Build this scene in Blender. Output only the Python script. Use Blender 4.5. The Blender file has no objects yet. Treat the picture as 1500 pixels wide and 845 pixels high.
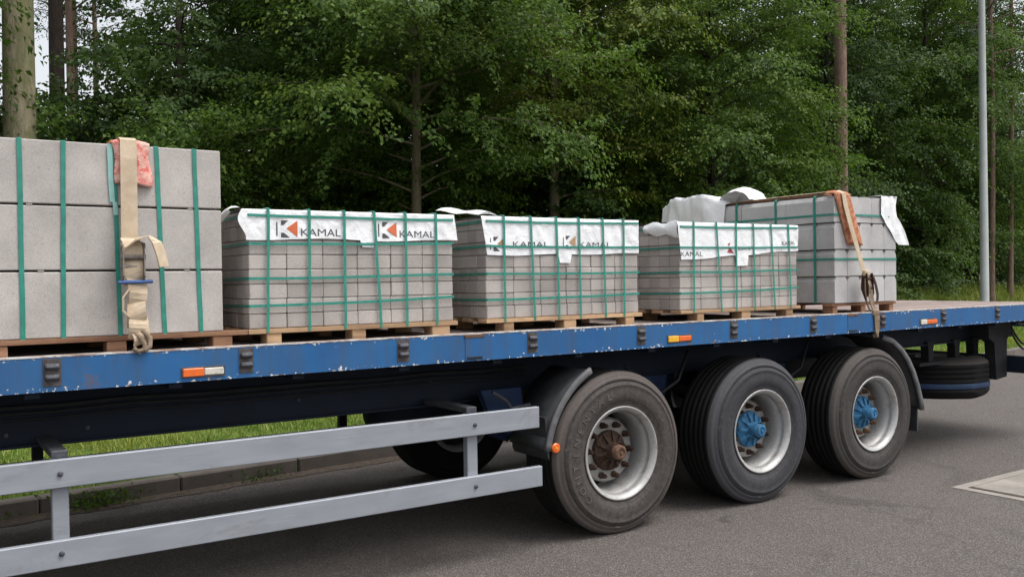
import bpy, bmesh, math, random
import numpy as np
from mathutils import Vector, Matrix, noise
R = math.radians
S = bpy.context.scene
C = S.collection
rng = np.random.default_rng(7)
random.seed(7)

# ------------------------------------------------------------------ camera
F, YAW, PITCH, ROLL, CH, CD, CX = 1338.7, .5886, -.0101, -.0155, 1.6165, 4.4032, -3.7627
fw = Vector((math.sin(YAW)*math.cos(PITCH), math.cos(YAW)*math.cos(PITCH), math.sin(PITCH)))
rr = Vector((math.cos(YAW), -math.sin(YAW), 0)); uu = rr.cross(fw)
r2 = rr*math.cos(ROLL)+uu*math.sin(ROLL); u2 = -rr*math.sin(ROLL)+uu*math.cos(ROLL)
cam = bpy.data.objects.new('camera', bpy.data.cameras.new('camera')); C.objects.link(cam)
cam.matrix_world = Matrix(((r2.x, u2.x, -fw.x, CX), (r2.y, u2.y, -fw.y, -CD), (r2.z, u2.z, -fw.z, CH), (0, 0, 0, 1)))
cam.data.sensor_width = 36; cam.data.lens = F/1500*36
cam.data.clip_start = .05; cam.data.clip_end = 3000
S.camera = cam
# ------------------------------------------------------------------ world, sun, exposure
SUN_EL, SUN_AZ = 64, 140      # azimuth from +Y clockwise
W = bpy.data.worlds.new('World'); S.world = W; W.use_nodes = True
nt = W.node_tree; nt.nodes.clear()
sky = nt.nodes.new('ShaderNodeTexSky'); sky.sky_type = 'NISHITA'; sky.sun_disc = False
sky.sun_elevation = R(SUN_EL); sky.sun_rotation = R(SUN_AZ); sky.dust_density = 4; sky.air_density = 1.0; sky.ozone_density = 1
hs = nt.nodes.new('ShaderNodeHueSaturation'); hs.inputs['Saturation'].default_value = .22; hs.inputs['Value'].default_value = 1.0
bg = nt.nodes.new('ShaderNodeBackground'); bg.inputs[1].default_value = .15
wo = nt.nodes.new('ShaderNodeOutputWorld')
nt.links.new(sky.outputs[0], hs.inputs['Color']); nt.links.new(hs.outputs[0], bg.inputs[0]); nt.links.new(bg.outputs[0], wo.inputs[0])
sl = bpy.data.lights.new('sun', 'SUN'); sl.energy = 1.05; sl.angle = R(28); sl.color = (1, .965, .92)
sun = bpy.data.objects.new('sun', sl); C.objects.link(sun)
sd = Vector((math.sin(R(SUN_AZ))*math.cos(R(SUN_EL)), math.cos(R(SUN_AZ))*math.cos(R(SUN_EL)), math.sin(R(SUN_EL))))
sun.rotation_euler = sd.to_track_quat('Z', 'Y').to_euler()
S.view_settings.view_transform = 'Standard'; S.view_settings.look = 'None'
S.view_settings.exposure = .72; S.view_settings.gamma = 1

# ------------------------------------------------------------------ materials
class Mat:
    def __init__(s, name):
        s.m = bpy.data.materials.new(name); s.m.use_nodes = True
        s.t = s.m.node_tree; s.t.nodes.clear()
        s.out = s.n('ShaderNodeOutputMaterial'); s.b = s.n('ShaderNodeBsdfPrincipled')
        s.l(s.b.outputs[0], s.out.inputs[0]); s._c = None
    def n(s, t): return s.t.nodes.new(t)
    def l(s, a, b): s.t.links.new(a, b)
    def coord(s, world=True):
        if s._c is None:
            if world: s._c = s.n('ShaderNodeNewGeometry').outputs['Position']
            else: s._c = s.n('ShaderNodeTexCoord').outputs['Object']
        return s._c
    def noise(s, scale, detail=4, rough=.6, stretch=None, dist=0):
        x = s.n('ShaderNodeTexNoise'); x.inputs['Scale'].default_value = scale; x.inputs['Detail'].default_value = detail
        x.inputs['Roughness'].default_value = rough; x.inputs['Distortion'].default_value = dist
        c = s.coord()
        if stretch:
            m = s.n('ShaderNodeMapping'); m.inputs['Scale'].default_value = stretch; s.l(c, m.inputs[0]); c = m.outputs[0]
        s.l(c, x.inputs['Vector']); return x.outputs['Fac']
    def vor(s, scale, out='Distance'):
        x = s.n('ShaderNodeTexVoronoi'); x.inputs['Scale'].default_value = scale; s.l(s.coord(), x.inputs['Vector']); return x.outputs[out]
    def ramp(s, f, a, b, c0=(0, 0, 0, 1), c1=(1, 1, 1, 1)):
        x = s.n('ShaderNodeValToRGB'); e = x.color_ramp.elements
        e[0].position = a; e[0].color = c0; e[1].position = b; e[1].color = c1; s.l(f, x.inputs[0]); return x.outputs[0]
    def mix(s, f, a, b, mode='MIX'):
        x = s.n('ShaderNodeMix'); x.data_type = 'RGBA'; x.blend_type = mode
        for k, v in ((0, f), (6, a), (7, b)):
            if isinstance(v, (int, float)): x.inputs[k].default_value = v
            elif isinstance(v, (tuple, list)): x.inputs[k].default_value = (*v[:3], 1)
            else: s.l(v, x.inputs[k])
        return x.outputs[2]
    def math(s, op, a, b=0):
        x = s.n('ShaderNodeMath'); x.operation = op
        for k, v in ((0, a), (1, b)):
            if isinstance(v, (int, float)): x.inputs[k].default_value = v
            else: s.l(v, x.inputs[k])
        return x.outputs[0]
    def rnd(s):
        return s.n('ShaderNodeObjectInfo').outputs['Random']
    def col(s, c):
        if isinstance(c, (tuple, list)): s.b.inputs['Base Color'].default_value = (*c[:3], 1)
        else: s.l(c, s.b.inputs['Base Color'])
    def rough(s, r):
        if isinstance(r, (int, float)): s.b.inputs['Roughness'].default_value = r
        else: s.l(r, s.b.inputs['Roughness'])
    def spec(s, v): s.b.inputs['Specular IOR Level'].default_value = v
    def bump(s, h, dist, strength=1):
        x = s.n('ShaderNodeBump'); x.inputs['Distance'].default_value = dist; x.inputs['Strength'].default_value = strength
        s.l(h, x.inputs['Height']); s.l(x.outputs[0], s.b.inputs['Normal'])

def concrete(name, base, var=.12, warm=0.):
    m = Mat(name)
    m.coord(True)
    a = m.noise(3.5, 5); b = m.noise(140, 3, .7); v = m.vor(230)
    lo = tuple(x*.78 for x in base); hi = tuple(min(1, x*1.18) for x in base)
    c = m.mix(m.ramp(a, .3, .7), lo, hi)
    pit = m.ramp(m.noise(60, 3, .6), .27, .36, (1, 1, 1, 1), (0, 0, 0, 1))
    c = m.mix(m.math('MULTIPLY', pit, .6), c, tuple(x*.45 for x in base))
    c = m.mix(m.math('MULTIPLY', m.ramp(b, .3, .48, (1, 1, 1, 1), (0, 0, 0, 1)), .45), c, tuple(x*.6 for x in base))
    c = m.mix(.4, c, m.mix(m.ramp(b, .5, .75), c, tuple(min(1, x*1.4) for x in base)))
    st = m.ramp(m.noise(1.7, 6, .7, (1, 1, .6), .8), .5, .72); c = m.mix(m.math('MULTIPLY', st, .32), c, tuple(x*.55 for x in base))
    rv = m.ramp(m.rnd(), 0, 1, (1-var,)*3+(1,), (1+var,)*3+(1,))
    c = m.mix(1., c, rv, 'MULTIPLY')
    m.col(c); m.rough(.92); m.spec(.25)
    m.bump(m.math('ADD', b, m.math('MULTIPLY', v, .6)), .001, .6)
    return m.m
M = {}
M['slab'] = concrete('pale_concrete_slab', (.46, .43, .405), .07)
M['paver'] = concrete('warm_grey_concrete_block', (.41, .375, .35), .14)
M['block'] = concrete('cool_grey_concrete_block', (.49, .48, .475), .06)
M['kerb'] = concrete('weathered_kerb_concrete', (.15, .13, .115), .1)
M['drain'] = concrete('pale_worn_concrete', (.29, .265, .235), .03)

def wood(name, c0, c1, stretch=(2, 40, 40), var=.2):
    m = Mat(name)
    a = m.noise(1., 6, .65, stretch, .4); b = m.noise(6, 4)
    c = m.mix(m.ramp(a, .3, .7), c0, c1)
    c = m.mix(m.math('MULTIPLY', m.ramp(b, .45, .75), .5), c, tuple(x*.45 for x in c0))
    c = m.mix(1., c, m.ramp(m.rnd(), 0, 1, (1-var,)*3+(1,), (1+var,)*3+(1,)), 'MULTIPLY')
    m.col(c); m.rough(.85); m.spec(.2); m.bump(a, .002)
    return m.m
M['pallet'] = wood('pallet_wood', (.33, .2, .115), (.55, .38, .23))
M['pallet_old'] = wood('reddish_pallet_wood', (.2, .1, .06), (.4, .23, .14))
M['deck'] = wood('worn_deck_board', (.22, .17, .155), (.34, .28, .255), (1, 60, 60), .12)

def blue_paint(name, chips=True):
    m = Mat(name)
    a = m.noise(2.2, 5); d = m.noise(9, 6, .7, (1, 1, 2.2)); g = m.noise(1., 4, .6, (14, 14, 1.2))
    c = m.mix(m.ramp(a, .3, .7), (.014, .092, .255), (.024, .13, .32))
    c = m.mix(m.math('MULTIPLY', m.ramp(g, .42, .7), .45), c, (.06, .075, .10))
    c = m.mix(m.math('MULTIPLY', m.ramp(d, .58, .72), .45), c, (.06, .06, .07))
    if chips:
        geo = m.n('ShaderNodeSeparateXYZ'); m.l(m.coord(), geo.inputs[0])
        # edge wear is stronger at the rail's lips, where straps and forks strike
        e = m.math('ABSOLUTE', m.math('SUBTRACT', geo.outputs[2], 1.237))
        edge = m.math('MULTIPLY', m.ramp(m.math('MULTIPLY', e, 12.5), .5, 1.0), .15)
        x = m.noise(42, 3, .55); y = m.noise(5., 3, .6)
        chip = m.math('ADD', m.math('ADD', m.math('MULTIPLY', x, .74), m.math('MULTIPLY', y, .26)), edge)
        k = m.ramp(chip, .672, .69)
        c2 = m.mix(m.ramp(m.noise(13, 2), .5, .58), (.62, .62, .62), (.17, .08, .045))
        c = m.mix(k, c, c2)
        k2 = m.ramp(m.noise(3.1, 6, .75, (1.3, 1, 1)), .62, .67)
        c = m.mix(m.math('MULTIPLY', k2, .6), c, (.13, .085, .065))
        m.bump(k, .0006)
    m.col(c); m.rough(m.ramp(d, .3, .8, (.45,)*3+(1,), (.75,)*3+(1,))); m.spec(.3)
    return m.m
M['blue'] = blue_paint('chipped_blue_paint'); M['blue_dark'] = None
m = Mat('bare_worn_steel_edge'); a = m.noise(14, 5, .7); 
m.col(m.mix(m.ramp(a, .42, .6), (.55, .54, .52), (.26, .17, .13))); m.rough(.65); M['edge'] = m.m

def plain(name, c, r=.6, metal=0, var=.25, scale=12, spec=.4, bump=0):
    m = Mat(name); a = m.noise(scale, 5, .65)
    m.col(m.mix(m.ramp(a, .3, .72), tuple(x*(1-var) for x in c), tuple(min(1, x*(1+var)) for x in c)))
    m.rough(r); m.b.inputs['Metallic'].default_value = metal; m.spec(spec)
    if bump: m.bump(a, bump)
    return m.m
M['shaded_blue'] = plain('shade_darkened_blue_chassis_paint', (.004, .010, .024), .75, 0, .4, 5)  # the rail's blue paint with the shade under the deck put into its colour
M['blue_dark'] = plain('dark_blue_paint', (.008, .024, .07), .7, 0, .5, 9)  # darker blue for the hangers and bracket below the deck
M['black'] = plain('black_grime_steel', (.016, .017, .02), .75, 0, .4, 9)
M['alu'] = plain('brushed_light_grey_rail', (.52, .55, .60), .42, .25, .06, 4)
m = Mat('dusty_grey_rail'); a = m.noise(1, 5, .6, (3, 3, 14)); b = m.noise(30, 4, .6)
c = m.mix(m.ramp(a, .3, .7), (.25, .268, .30), (.31, .33, .365)); c = m.mix(m.math('MULTIPLY', m.ramp(b, .6, .72), .35), c, (.22, .2, .19))
m.col(c); m.rough(.5); m.b.inputs['Metallic'].default_value = .15; g_ = m.ramp(m.noise(2.3, 6, .75, (1, 1, 2), 1.), .56, .68); sc = m.ramp(m.noise(1, 3, .6, (2, 2, 90)), .64, .67)
c = m.mix(m.math('MULTIPLY', g_, .35), c, (.15, .14, .13)); c = m.mix(m.math('MULTIPLY', sc, .25), c, (.5, .52, .55)); m.col(c); m.bump(m.noise(2.5, 2), .01); M['rail'] = m.m
M['lug'] = plain('grimy_grey_lug', (.075, .078, .09), .6, .3, .4, 40)
M['rust'] = plain('rusty_steel', (.13, .075, .05), .85, 0, .45, 45, .2, .001)
M['grimy'] = plain('grimy_brown_grey_plate', (.085, .075, .075), .8, 0, .5, 30, .2)
M['rustdark'] = plain('dark_rusty_nut', (.05, .03, .022), .8, 0, .5, 60, .2)
M['hubblue'] = plain('blue_hub_paint', (.035, .14, .27), .7, 0, .6, 22, .3)
M['orange'] = plain('orange_reflector', (.75, .14, .02), .3, 0, .15, 30, .6)
M['amber'] = plain('yellow_reflector', (.8, .42, .03), .3, 0, .2, 30, .6)
M['cream'] = plain('dirty_white_reflector', (.6, .57, .5), .5, 0, .25, 40)
M['fender'] = plain('scuffed_black_plastic', (.045, .047, .052), .5, 0, .35, 14, .5)
M['fender_edge'] = plain('worn_grey_plastic_lip', (.12, .12, .125), .55, 0, .3, 14, .4)
M['hole'] = plain('dark_bolt', (.03, .028, .03), .7)
M['lamp_metal'] = plain('galvanised_pole_paint', (.36, .38, .37), .5, .2, .12, 3)
M['ink'] = plain('grey_black_print', (.085, .085, .09), .7, 0, .1)
M['ink_orange'] = plain('orange_print', (.62, .15, .06), .7, 0, .1)
M['ink_red'] = plain('dull_red_print', (.33, .05, .05), .7, 0, .1)
M['green_strap'] = plain('teal_green_plastic_band', (.028, .235, .18), .34, 0, .22, 20, .5)
M['green_pale'] = plain('pale_teal_plastic_band', (.26, .50, .46), .35, 0, .15, 20, .5)

def tyre_mat(name, c, dust, dustamt, rings=False):
    m = Mat(name); m._c = m.n('ShaderNodeTexCoord').outputs['Object']
    a = m.noise(9, 6, .7); b = m.noise(40, 4, .65); d = m.noise(5, 5, .7, None, 1.)
    c1 = m.mix(m.ramp(a, .3, .7), tuple(x*.7 for x in c), tuple(x*1.3 for x in c))
    c1 = m.mix(m.math('MULTIPLY', m.ramp(b, .35, .75), dustamt), c1, dust)
    if rings:       # dust and scuffs sit in rings round the sidewall
        sp = m.n('ShaderNodeSeparateXYZ'); m.l(m._c, sp.inputs[0])
        r_ = m.math('SQRT', m.math('ADD', m.math('MULTIPLY', sp.outputs[0], sp.outputs[0]), m.math('MULTIPLY', sp.outputs[2], sp.outputs[2])))
        r_ = m.math('ADD', r_, m.math('MULTIPLY', d, .022))
        sh = m.ramp(r_, .476, .488); c1 = m.mix(m.math('MULTIPLY', sh, .55), c1, tuple(x*1.35 for x in dust))
        x = m.n('ShaderNodeValToRGB'); e = x.color_ramp.elements; e[0].position = .458; e[0].color = (0, 0, 0, 1); e[1].position = .476; e[1].color = (0, 0, 0, 1)
        k = e.new(.467); k.color = (1, 1, 1, 1); m.l(r_, x.inputs[0])
        c1 = m.mix(m.math('MULTIPLY', x.outputs[0], .6), c1, tuple(x*.35 for x in c))
        scf = m.ramp(m.noise(16, 5, .75, None, 2.), .6, .66); c1 = m.mix(m.math('MULTIPLY', scf, .5), c1, tuple(x*1.8 for x in dust))
    m.col(c1); m.rough(.78); m.spec(.35); m.bump(m.math('ADD', b, a), .0016)
    return m.m
M['tyreA'] = tyre_mat('brown_dusty_rubber', (.042, .037, .035), (.095, .08, .072), .75, True)
M['tyreB'] = tyre_mat('dark_grey_rubber', (.034, .035, .040), (.062, .060, .065), .6, True)
M['tyreC'] = tyre_mat('brownish_rubber', (.036, .033, .032), (.075, .065, .058), .65, True)
def rim_mat(name, c, rustamt):
    m = Mat(name); m._c = m.n('ShaderNodeTexCoord').outputs['Object']
    a = m.noise(11, 6, .7); b = m.noise(38, 5, .7)
    c1 = m.mix(m.ramp(a, .3, .7), tuple(x*.8 for x in c), c)
    c1 = m.mix(m.math('MULTIPLY', m.ramp(a, .5, .7), rustamt), c1, (.11, .08, .065))
    m.col(m.mix(m.math('MULTIPLY', m.ramp(b, .55, .7), .3), c1, (.2, .18, .16))); m.rough(.45); m.b.inputs['Metallic'].default_value = .35
    return m.m
M['rim'] = rim_mat('silver_wheel_paint', (.47, .465, .455), .7)
M['disc'] = rim_mat('grimy_wheel_disc', (.33, .32, .30), .6)

m = Mat('white_plastic_sheet'); a = m.noise(26, 5, .7, None, 1.2); b = m.noise(7, 4, .6, None, 2.)
m.col(m.mix(m.ramp(a, .35, .65), (.80, .815, .83), (.90, .905, .91))); m.rough(.42); m.spec(.5)
m.bump(m.math('ADD', m.math('MULTIPLY', a, .5), b), .008, .8); M['sheet'] = m.m
m = Mat('beige_webbing'); w = m.noise(1, 3, .5, (60, 60, 420)); a = m.noise(14, 4)
m.col(m.mix(m.ramp(a, .35, .7), (.47, .37, .26), (.62, .51, .38))); m.rough(.9); m.spec(.15); m.bump(w, .001); M['web'] = m.m
M['web_dirty'] = plain('dirty_brown_webbing', (.24, .18, .13), .9, 0, .4, 30, .15, .001)
m = Mat('red_white_cloth_pad'); a = m.noise(34, 5, .7); b = m.noise(12, 4, .6, (1, 1, 2), 1.)
c = m.mix(m.ramp(a, .42, .58), (.62, .16, .13), (.74, .45, .38)); c = m.mix(m.math('MULTIPLY', m.ramp(b, .5, .7), .6), c, (.75, .62, .55))
m.col(c); m.rough(.95); m.spec(.1); m.bump(b, .006); M['pad_red'] = m.m
m = Mat('orange_brown_pad'); a = m.noise(30, 5, .7); b = m.noise(9, 4)
c = m.mix(m.ramp(a, .4, .6), (.42, .15, .08), (.58, .30, .18)); c = m.mix(m.math('MULTIPLY', m.ramp(b, .52, .66), .7), c, (.2, .08, .05))
m.col(c); m.rough(.95); m.spec(.1); m.bump(a, .004); M['pad_brown'] = m.m
M['stripe'] = plain('dull_blue_painted_stripe', (.03, .06, .13), .7, 0, .3)
M['rat'] = plain('dusty_ratchet_steel', (.24, .21, .18), .6, .3, .35, 30)
M['steel_blue'] = plain('blue_ratchet_handle', (.06, .12, .3), .4, .3, .2)

m = Mat('asphalt'); g = m.noise(95, 4, .8); a = m.noise(.55, 6, .6); d = m.noise(2.6, 5, .65); v = m.vor(120)
sp = m.ramp(m.vor(150, 'Color'), .6, .8)
c = m.mix(m.ramp(a, .3, .7), (.066, .053, .048), (.098, .083, .076))
c = m.mix(m.math('MULTIPLY', m.ramp(d, .42, .7), .6), c, (.062, .048, .042))
c = m.mix(m.ramp(g, .38, .60), m.mix(.6, c, (.03, .026, .025)), m.mix(.35, c, (.27, .24, .22)))
c = m.mix(m.math('MULTIPLY', sp, .35), c, (.40, .37, .34))
tar = m.ramp(m.noise(.8, 4, .5, None, 1.5), .60, .68)
c = m.mix(m.math('MULTIPLY', tar, .35), c, (.04, .036, .034))
oil = m.ramp(m.noise(1.9, 3, .5), .68, .74); c = m.mix(m.math('MULTIPLY', oil, .5), c, (.025, .022, .022))
ck = m.vor(.45, 'Distance'); nz = m.noise(3., 5, .7)
w_ = m.n('ShaderNodeTexVoronoi'); w_.feature = 'DISTANCE_TO_EDGE'; w_.inputs['Scale'].default_value = .3
mv = m.n('ShaderNodeVectorMath'); mv.operation = 'MULTIPLY_ADD'; mn = m.n('ShaderNodeTexNoise'); mn.inputs['Scale'].default_value = 1.6; mn.inputs['Detail'].default_value = 8
m.l(m.coord(), mn.inputs['Vector']); m.l(mn.outputs['Color'], mv.inputs[0]); mv.inputs[1].default_value = (1.2, 1.2, 0); m.l(m.coord(), mv.inputs[2]); m.l(mv.outputs[0], w_.inputs['Vector'])
cr_ = m.math('MULTIPLY', m.ramp(w_.outputs['Distance'], .0008, .003, (1, 1, 1, 1), (0, 0, 0, 1)), m.ramp(m.noise(.35, 2), .5, .56))
c = m.mix(m.math('MULTIPLY', cr_, .28), c, (.02, .018, .018))
m.col(c); m.rough(.78); m.spec(.35); m.bump(m.math('ADD', g, m.math('MULTIPLY', v, .8)), .007, 1.); M['asphalt'] = m.m

m = Mat('verge_soil_and_grass'); a = m.noise(1.2, 5); b = m.noise(40, 4, .7)
c = m.mix(m.ramp(b, .3, .7), (.07, .12, .022), (.14, .21, .045)); c = m.mix(m.math('MULTIPLY', m.ramp(a, .5, .7), .5), c, (.12, .11, .045))
m.col(c); m.rough(.95); m.spec(.1); m.bump(b, .03); M['verge'] = m.m
m = Mat('leaf_litter_floor'); a = m.noise(1.2, 5); b = m.noise(25, 4, .7)
m.col(m.mix(m.ramp(b, .3, .7), (.03, .026, .015), (.07, .06, .03))); m.rough(.95); m.bump(b, .04); M['floor'] = m.m
M['dirt'] = plain('gutter_dirt', (.09, .072, .058), .95, 0, .4, 30, .1, .004)

def leafmat(name, c0, c1, c2, trans=.35, gloss=.4):
    m = Mat(name); geo = m.n('ShaderNodeNewGeometry'); m._c = geo.outputs['Position']
    isl = geo.outputs['Random Per Island']
    x = m.n('ShaderNodeValToRGB'); e = x.color_ramp.elements
    e[0].position = 0; e[0].color = (*c0, 1); e[1].position = 1; e[1].color = (*c2, 1)
    k = e.new(.55); k.color = (*c1, 1); m.l(isl, x.inputs[0])
    c = x.outputs[0]
    big = m.noise(.55, 3, .5)
    c = m.mix(m.math('MULTIPLY', m.ramp(big, .5, .72), .5), c, tuple(a_*b_ for a_, b_ in zip(c2, (1.25, 1.1, .7))))
    m.col(c); m.rough(.55); m.spec(gloss)
    tr = m.n('ShaderNodeBsdfTranslucent'); m.l(m.mix(.5, c, (.12, .22, .02)), tr.inputs[0])
    mx = m.n('ShaderNodeMixShader'); mx.inputs[0].default_value = trans
    m.l(m.b.outputs[0], mx.inputs[1]); m.l(tr.outputs[0], mx.inputs[2]); m.l(mx.outputs[0], m.out.inputs[0])
    return m.m
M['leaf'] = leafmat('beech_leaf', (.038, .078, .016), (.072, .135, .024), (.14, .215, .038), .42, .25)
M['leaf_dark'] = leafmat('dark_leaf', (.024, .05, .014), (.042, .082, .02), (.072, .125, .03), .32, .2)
M['leaf_spruce'] = leafmat('spruce_needle', (.016, .04, .02), (.028, .06, .028), (.045, .085, .035), .12, .3)
M['leaf_olive'] = leafmat('yellowish_oak_leaf', (.05, .09, .016), (.095, .145, .024), (.22, .25, .04), .4, .25)
M['weed'] = leafmat('bright_weed', (.16, .22, .04), (.26, .33, .07), (.42, .44, .14), .35, .2)
M['grass'] = leafmat('grass_blade', (.08, .15, .02), (.18, .27, .04), (.42, .44, .15), .35, .2)

def bark(name, c0, c1, moss=0):
    m = Mat(name); a = m.noise(1, 6, .7, (22, 22, 5), .6); b = m.noise(2., 4)
    c = m.mix(m.ramp(a, .35, .65), c0, c1)
    if moss: c = m.mix(m.math('MULTIPLY', m.ramp(b, .45, .6), moss), c, (.10, .115, .04))
    m.col(c); m.rough(.95); m.spec(.15); m.bump(a, .02); return m.m
M['bark_pale'] = bark('pale_mossy_bark', (.15, .13, .085), (.31, .27, .185), .5)
M['bark_dark'] = bark('dark_bark', (.03, .024, .02), (.07, .055, .045))
M['bark'] = bark('grey_brown_bark', (.10, .08, .055), (.2, .165, .12), .3)
M['bark_pine'] = bark('reddish_pine_bark', (.13, .085, .065), (.27, .19, .15))

# ------------------------------------------------------------------ mesh helpers
class MB:
    def __init__(s): s.v = []; s.f = []; s.mi = []; s.cur = 0; s.sm = []; s.smooth = False
    def add(s, vs, fs, mi=None):
        o = len(s.v); s.v += [tuple(v) for v in vs]
        for f in fs: s.f.append([o+i for i in f]); s.mi.append(s.cur if mi is None else mi); s.sm.append(s.smooth)
    def box(s, x0, x1, y0, y1, z0, z1, b=0, mi=None):
        if b <= 0:
            vs = [(x, y, z) for z in (z0, z1) for y in (y0, y1) for x in (x0, x1)]
            s.add(vs, [(0, 2, 3, 1), (4, 5, 7, 6), (0, 1, 5, 4), (2, 6, 7, 3), (0, 4, 6, 2), (1, 3, 7, 5)], mi); return
        vs = []; idx = {}
        xs = (x0, x1); ys = (y0, y1); zs = (z0, z1)
        for i in (0, 1):
            for j in (0, 1):
                for k in (0, 1):
                    sx, sy, sz = (b if i == 0 else -b), (b if j == 0 else -b), (b if k == 0 else -b)
                    for a, p in enumerate(((xs[i], ys[j]+sy, zs[k]+sz), (xs[i]+sx, ys[j], zs[k]+sz), (xs[i]+sx, ys[j]+sy, zs[k]))):
                        idx[i, j, k, a] = len(vs); vs.append(p)
        I = lambda i, j, k, a: idx[i, j, k, a]
        fs = []
        for t in (0, 1):
            q = [I(t, 0, 0, 0), I(t, 1, 0, 0), I(t, 1, 1, 0), I(t, 0, 1, 0)]; fs.append(q if t else q[::-1])
            q = [I(0, t, 0, 1), I(1, t, 0, 1), I(1, t, 1, 1), I(0, t, 1, 1)]; fs.append(q[::-1] if t else q)
            q = [I(0, 0, t, 2), I(1, 0, t, 2), I(1, 1, t, 2), I(0, 1, t, 2)]; fs.append(q if t else q[::-1])
        for i in (0, 1):
            for j in (0, 1):
                fs.append([I(i, j, 0, 0), I(i, j, 1, 0), I(i, j, 1, 1), I(i, j, 0, 1)])
                fs.append([I(i, 0, j, 0), I(i, 1, j, 0), I(i, 1, j, 2), I(i, 0, j, 2)])
                fs.append([I(0, i, j, 1), I(1, i, j, 1), I(1, i, j, 2), I(0, i, j, 2)])
                for k in (0, 1): fs.append([I(i, j, k, 0), I(i, j, k, 1), I(i, j, k, 2)])
        s.add(vs, fs, mi)
    def lathe(s, prof, n=48, axis='Y', c=(0, 0, 0), skip=None, mi=None):
        vs = []; fs = []
        for k in range(n):
            t = 2*math.pi*k/n; ct, st = math.cos(t), math.sin(t)
            for (a, r) in prof:
                if axis == 'Y': vs.append((c[0]+r*ct, c[1]+a, c[2]+r*st))
                elif axis == 'Z': vs.append((c[0]+r*ct, c[1]+r*st, c[2]+a))
                else: vs.append((c[0]+a, c[1]+r*ct, c[2]+r*st))
        P = len(prof)
        for k in range(n):
            k2 = (k+1) % n
            for i in range(P-1):
                if skip and skip(k, i): continue
                fs.append([k*P+i, k*P+i+1, k2*P+i+1, k2*P+i])
        s.add(vs, fs, mi)
    def tube(s, pts, rads, n=10, cap=True, mi=None):
        pts = [Vector(p) for p in pts]; vs = []; fs = []; N = len(pts)
        if isinstance(rads, (int, float)): rads = [rads]*N
        prev = None
        for i, p in enumerate(pts):
            d = (pts[min(i+1, N-1)]-pts[max(i-1, 0)]).normalized()
            if prev is None:
                a = Vector((0, 0, 1)) if abs(d.z) < .9 else Vector((1, 0, 0)); x = d.cross(a).normalized()
            else: x = (prev - d*prev.dot(d)).normalized()
            prev = x; y = d.cross(x)
            for k in range(n):
                t = 2*math.pi*k/n; vs.append(p+(x*math.cos(t)+y*math.sin(t))*rads[i])
        for i in range(N-1):
            for k in range(n): fs.append([i*n+k, i*n+(k+1) % n, (i+1)*n+(k+1) % n, (i+1)*n+k])
        if cap: fs.append(list(range(n))[::-1]); fs.append([(N-1)*n+k for k in range(n)])
        s.add(vs, fs, mi)
    def prism(s, poly, axis, a0, a1, mi=None):
        """poly: list of 2-D points in the two remaining axes (order x,y,z without axis)"""
        n = len(poly)
        def mk(p, a): return {'X': (a, p[0], p[1]), 'Y': (p[0], a, p[1]), 'Z': (p[0], p[1], a)}[axis]
        vs = [mk(p, a0) for p in poly]+[mk(p, a1) for p in poly]
        fs = [list(range(n)), list(range(n, 2*n))[::-1]]+[[i, n+i, n+(i+1) % n, (i+1) % n] for i in range(n)]
        s.add(vs, fs, mi)
    def ribbon(s, pts, wd, w, th=.0025, mi=None):
        """a flat band following pts, wd: width direction per point, w: width"""
        vs = []; fs = []; N = len(pts)
        for i in range(N):
            p = Vector(pts[i]); d = (Vector(pts[min(i+1, N-1)])-Vector(pts[max(i-1, 0)])).normalized()
            a = Vector(wd[i] if isinstance(wd, list) else wd).normalized(); nn = d.cross(a).normalized()
            ww = (w[i] if isinstance(w, (list, tuple)) else w)/2
            for sa, sn in ((-1, -1), (1, -1), (1, 1), (-1, 1)): vs.append(p+a*ww*sa+nn*th*sn)
        for i in range(N-1):
            for k in range(4): fs.append([i*4+k, i*4+(k+1) % 4, i*4+4+(k+1) % 4, i*4+4+k])
        fs.append([3, 2, 1, 0]); fs.append([N*4-4, N*4-3, N*4-2, N*4-1]); s.add(vs, fs, mi)
    def mesh(s, name, mats):
        me = bpy.data.meshes.new(name); me.from_pydata(s.v, [], s.f)
        for m_ in (mats if isinstance(mats, (list, tuple)) else [mats]): me.materials.append(M[m_] if isinstance(m_, str) else m_)
        me.polygons.foreach_set('material_index', s.mi); me.polygons.foreach_set('use_smooth', s.sm)
        bm = bmesh.new(); bm.from_mesh(me); bmesh.ops.recalc_face_normals(bm, faces=bm.faces); bm.to_mesh(me); bm.free()
        return me
    def build(s, name, mats, parent=None, loc=(0, 0, 0)):
        return link(name, s.mesh(name, mats), parent, loc)
def link(name, me, parent=None, loc=(0, 0, 0), rot=None):
    o = bpy.data.objects.new(name, me); C.objects.link(o); o.location = loc
    if rot: o.rotation_euler = rot
    if parent: o.parent = parent
    return o
def tag(o, label=None, cat=None, group=None, kind=None):
    if label: o['label'] = label
    if cat: o['category'] = cat
    if group: o['group'] = group
    if kind: o['kind'] = kind
    return o
def thing(name, label, cat, loc=(0, 0, 0), group=None):
    o = bpy.data.objects.new(name, None); C.objects.link(o); o.location = loc
    return tag(o, label, cat, group)
def sub(name, parent, loc=(0, 0, 0), rot=None):
    o = bpy.data.objects.new(name, None); C.objects.link(o); o.location = loc; o.parent = parent
    if rot: o.rotation_euler = rot
    return o
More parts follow.
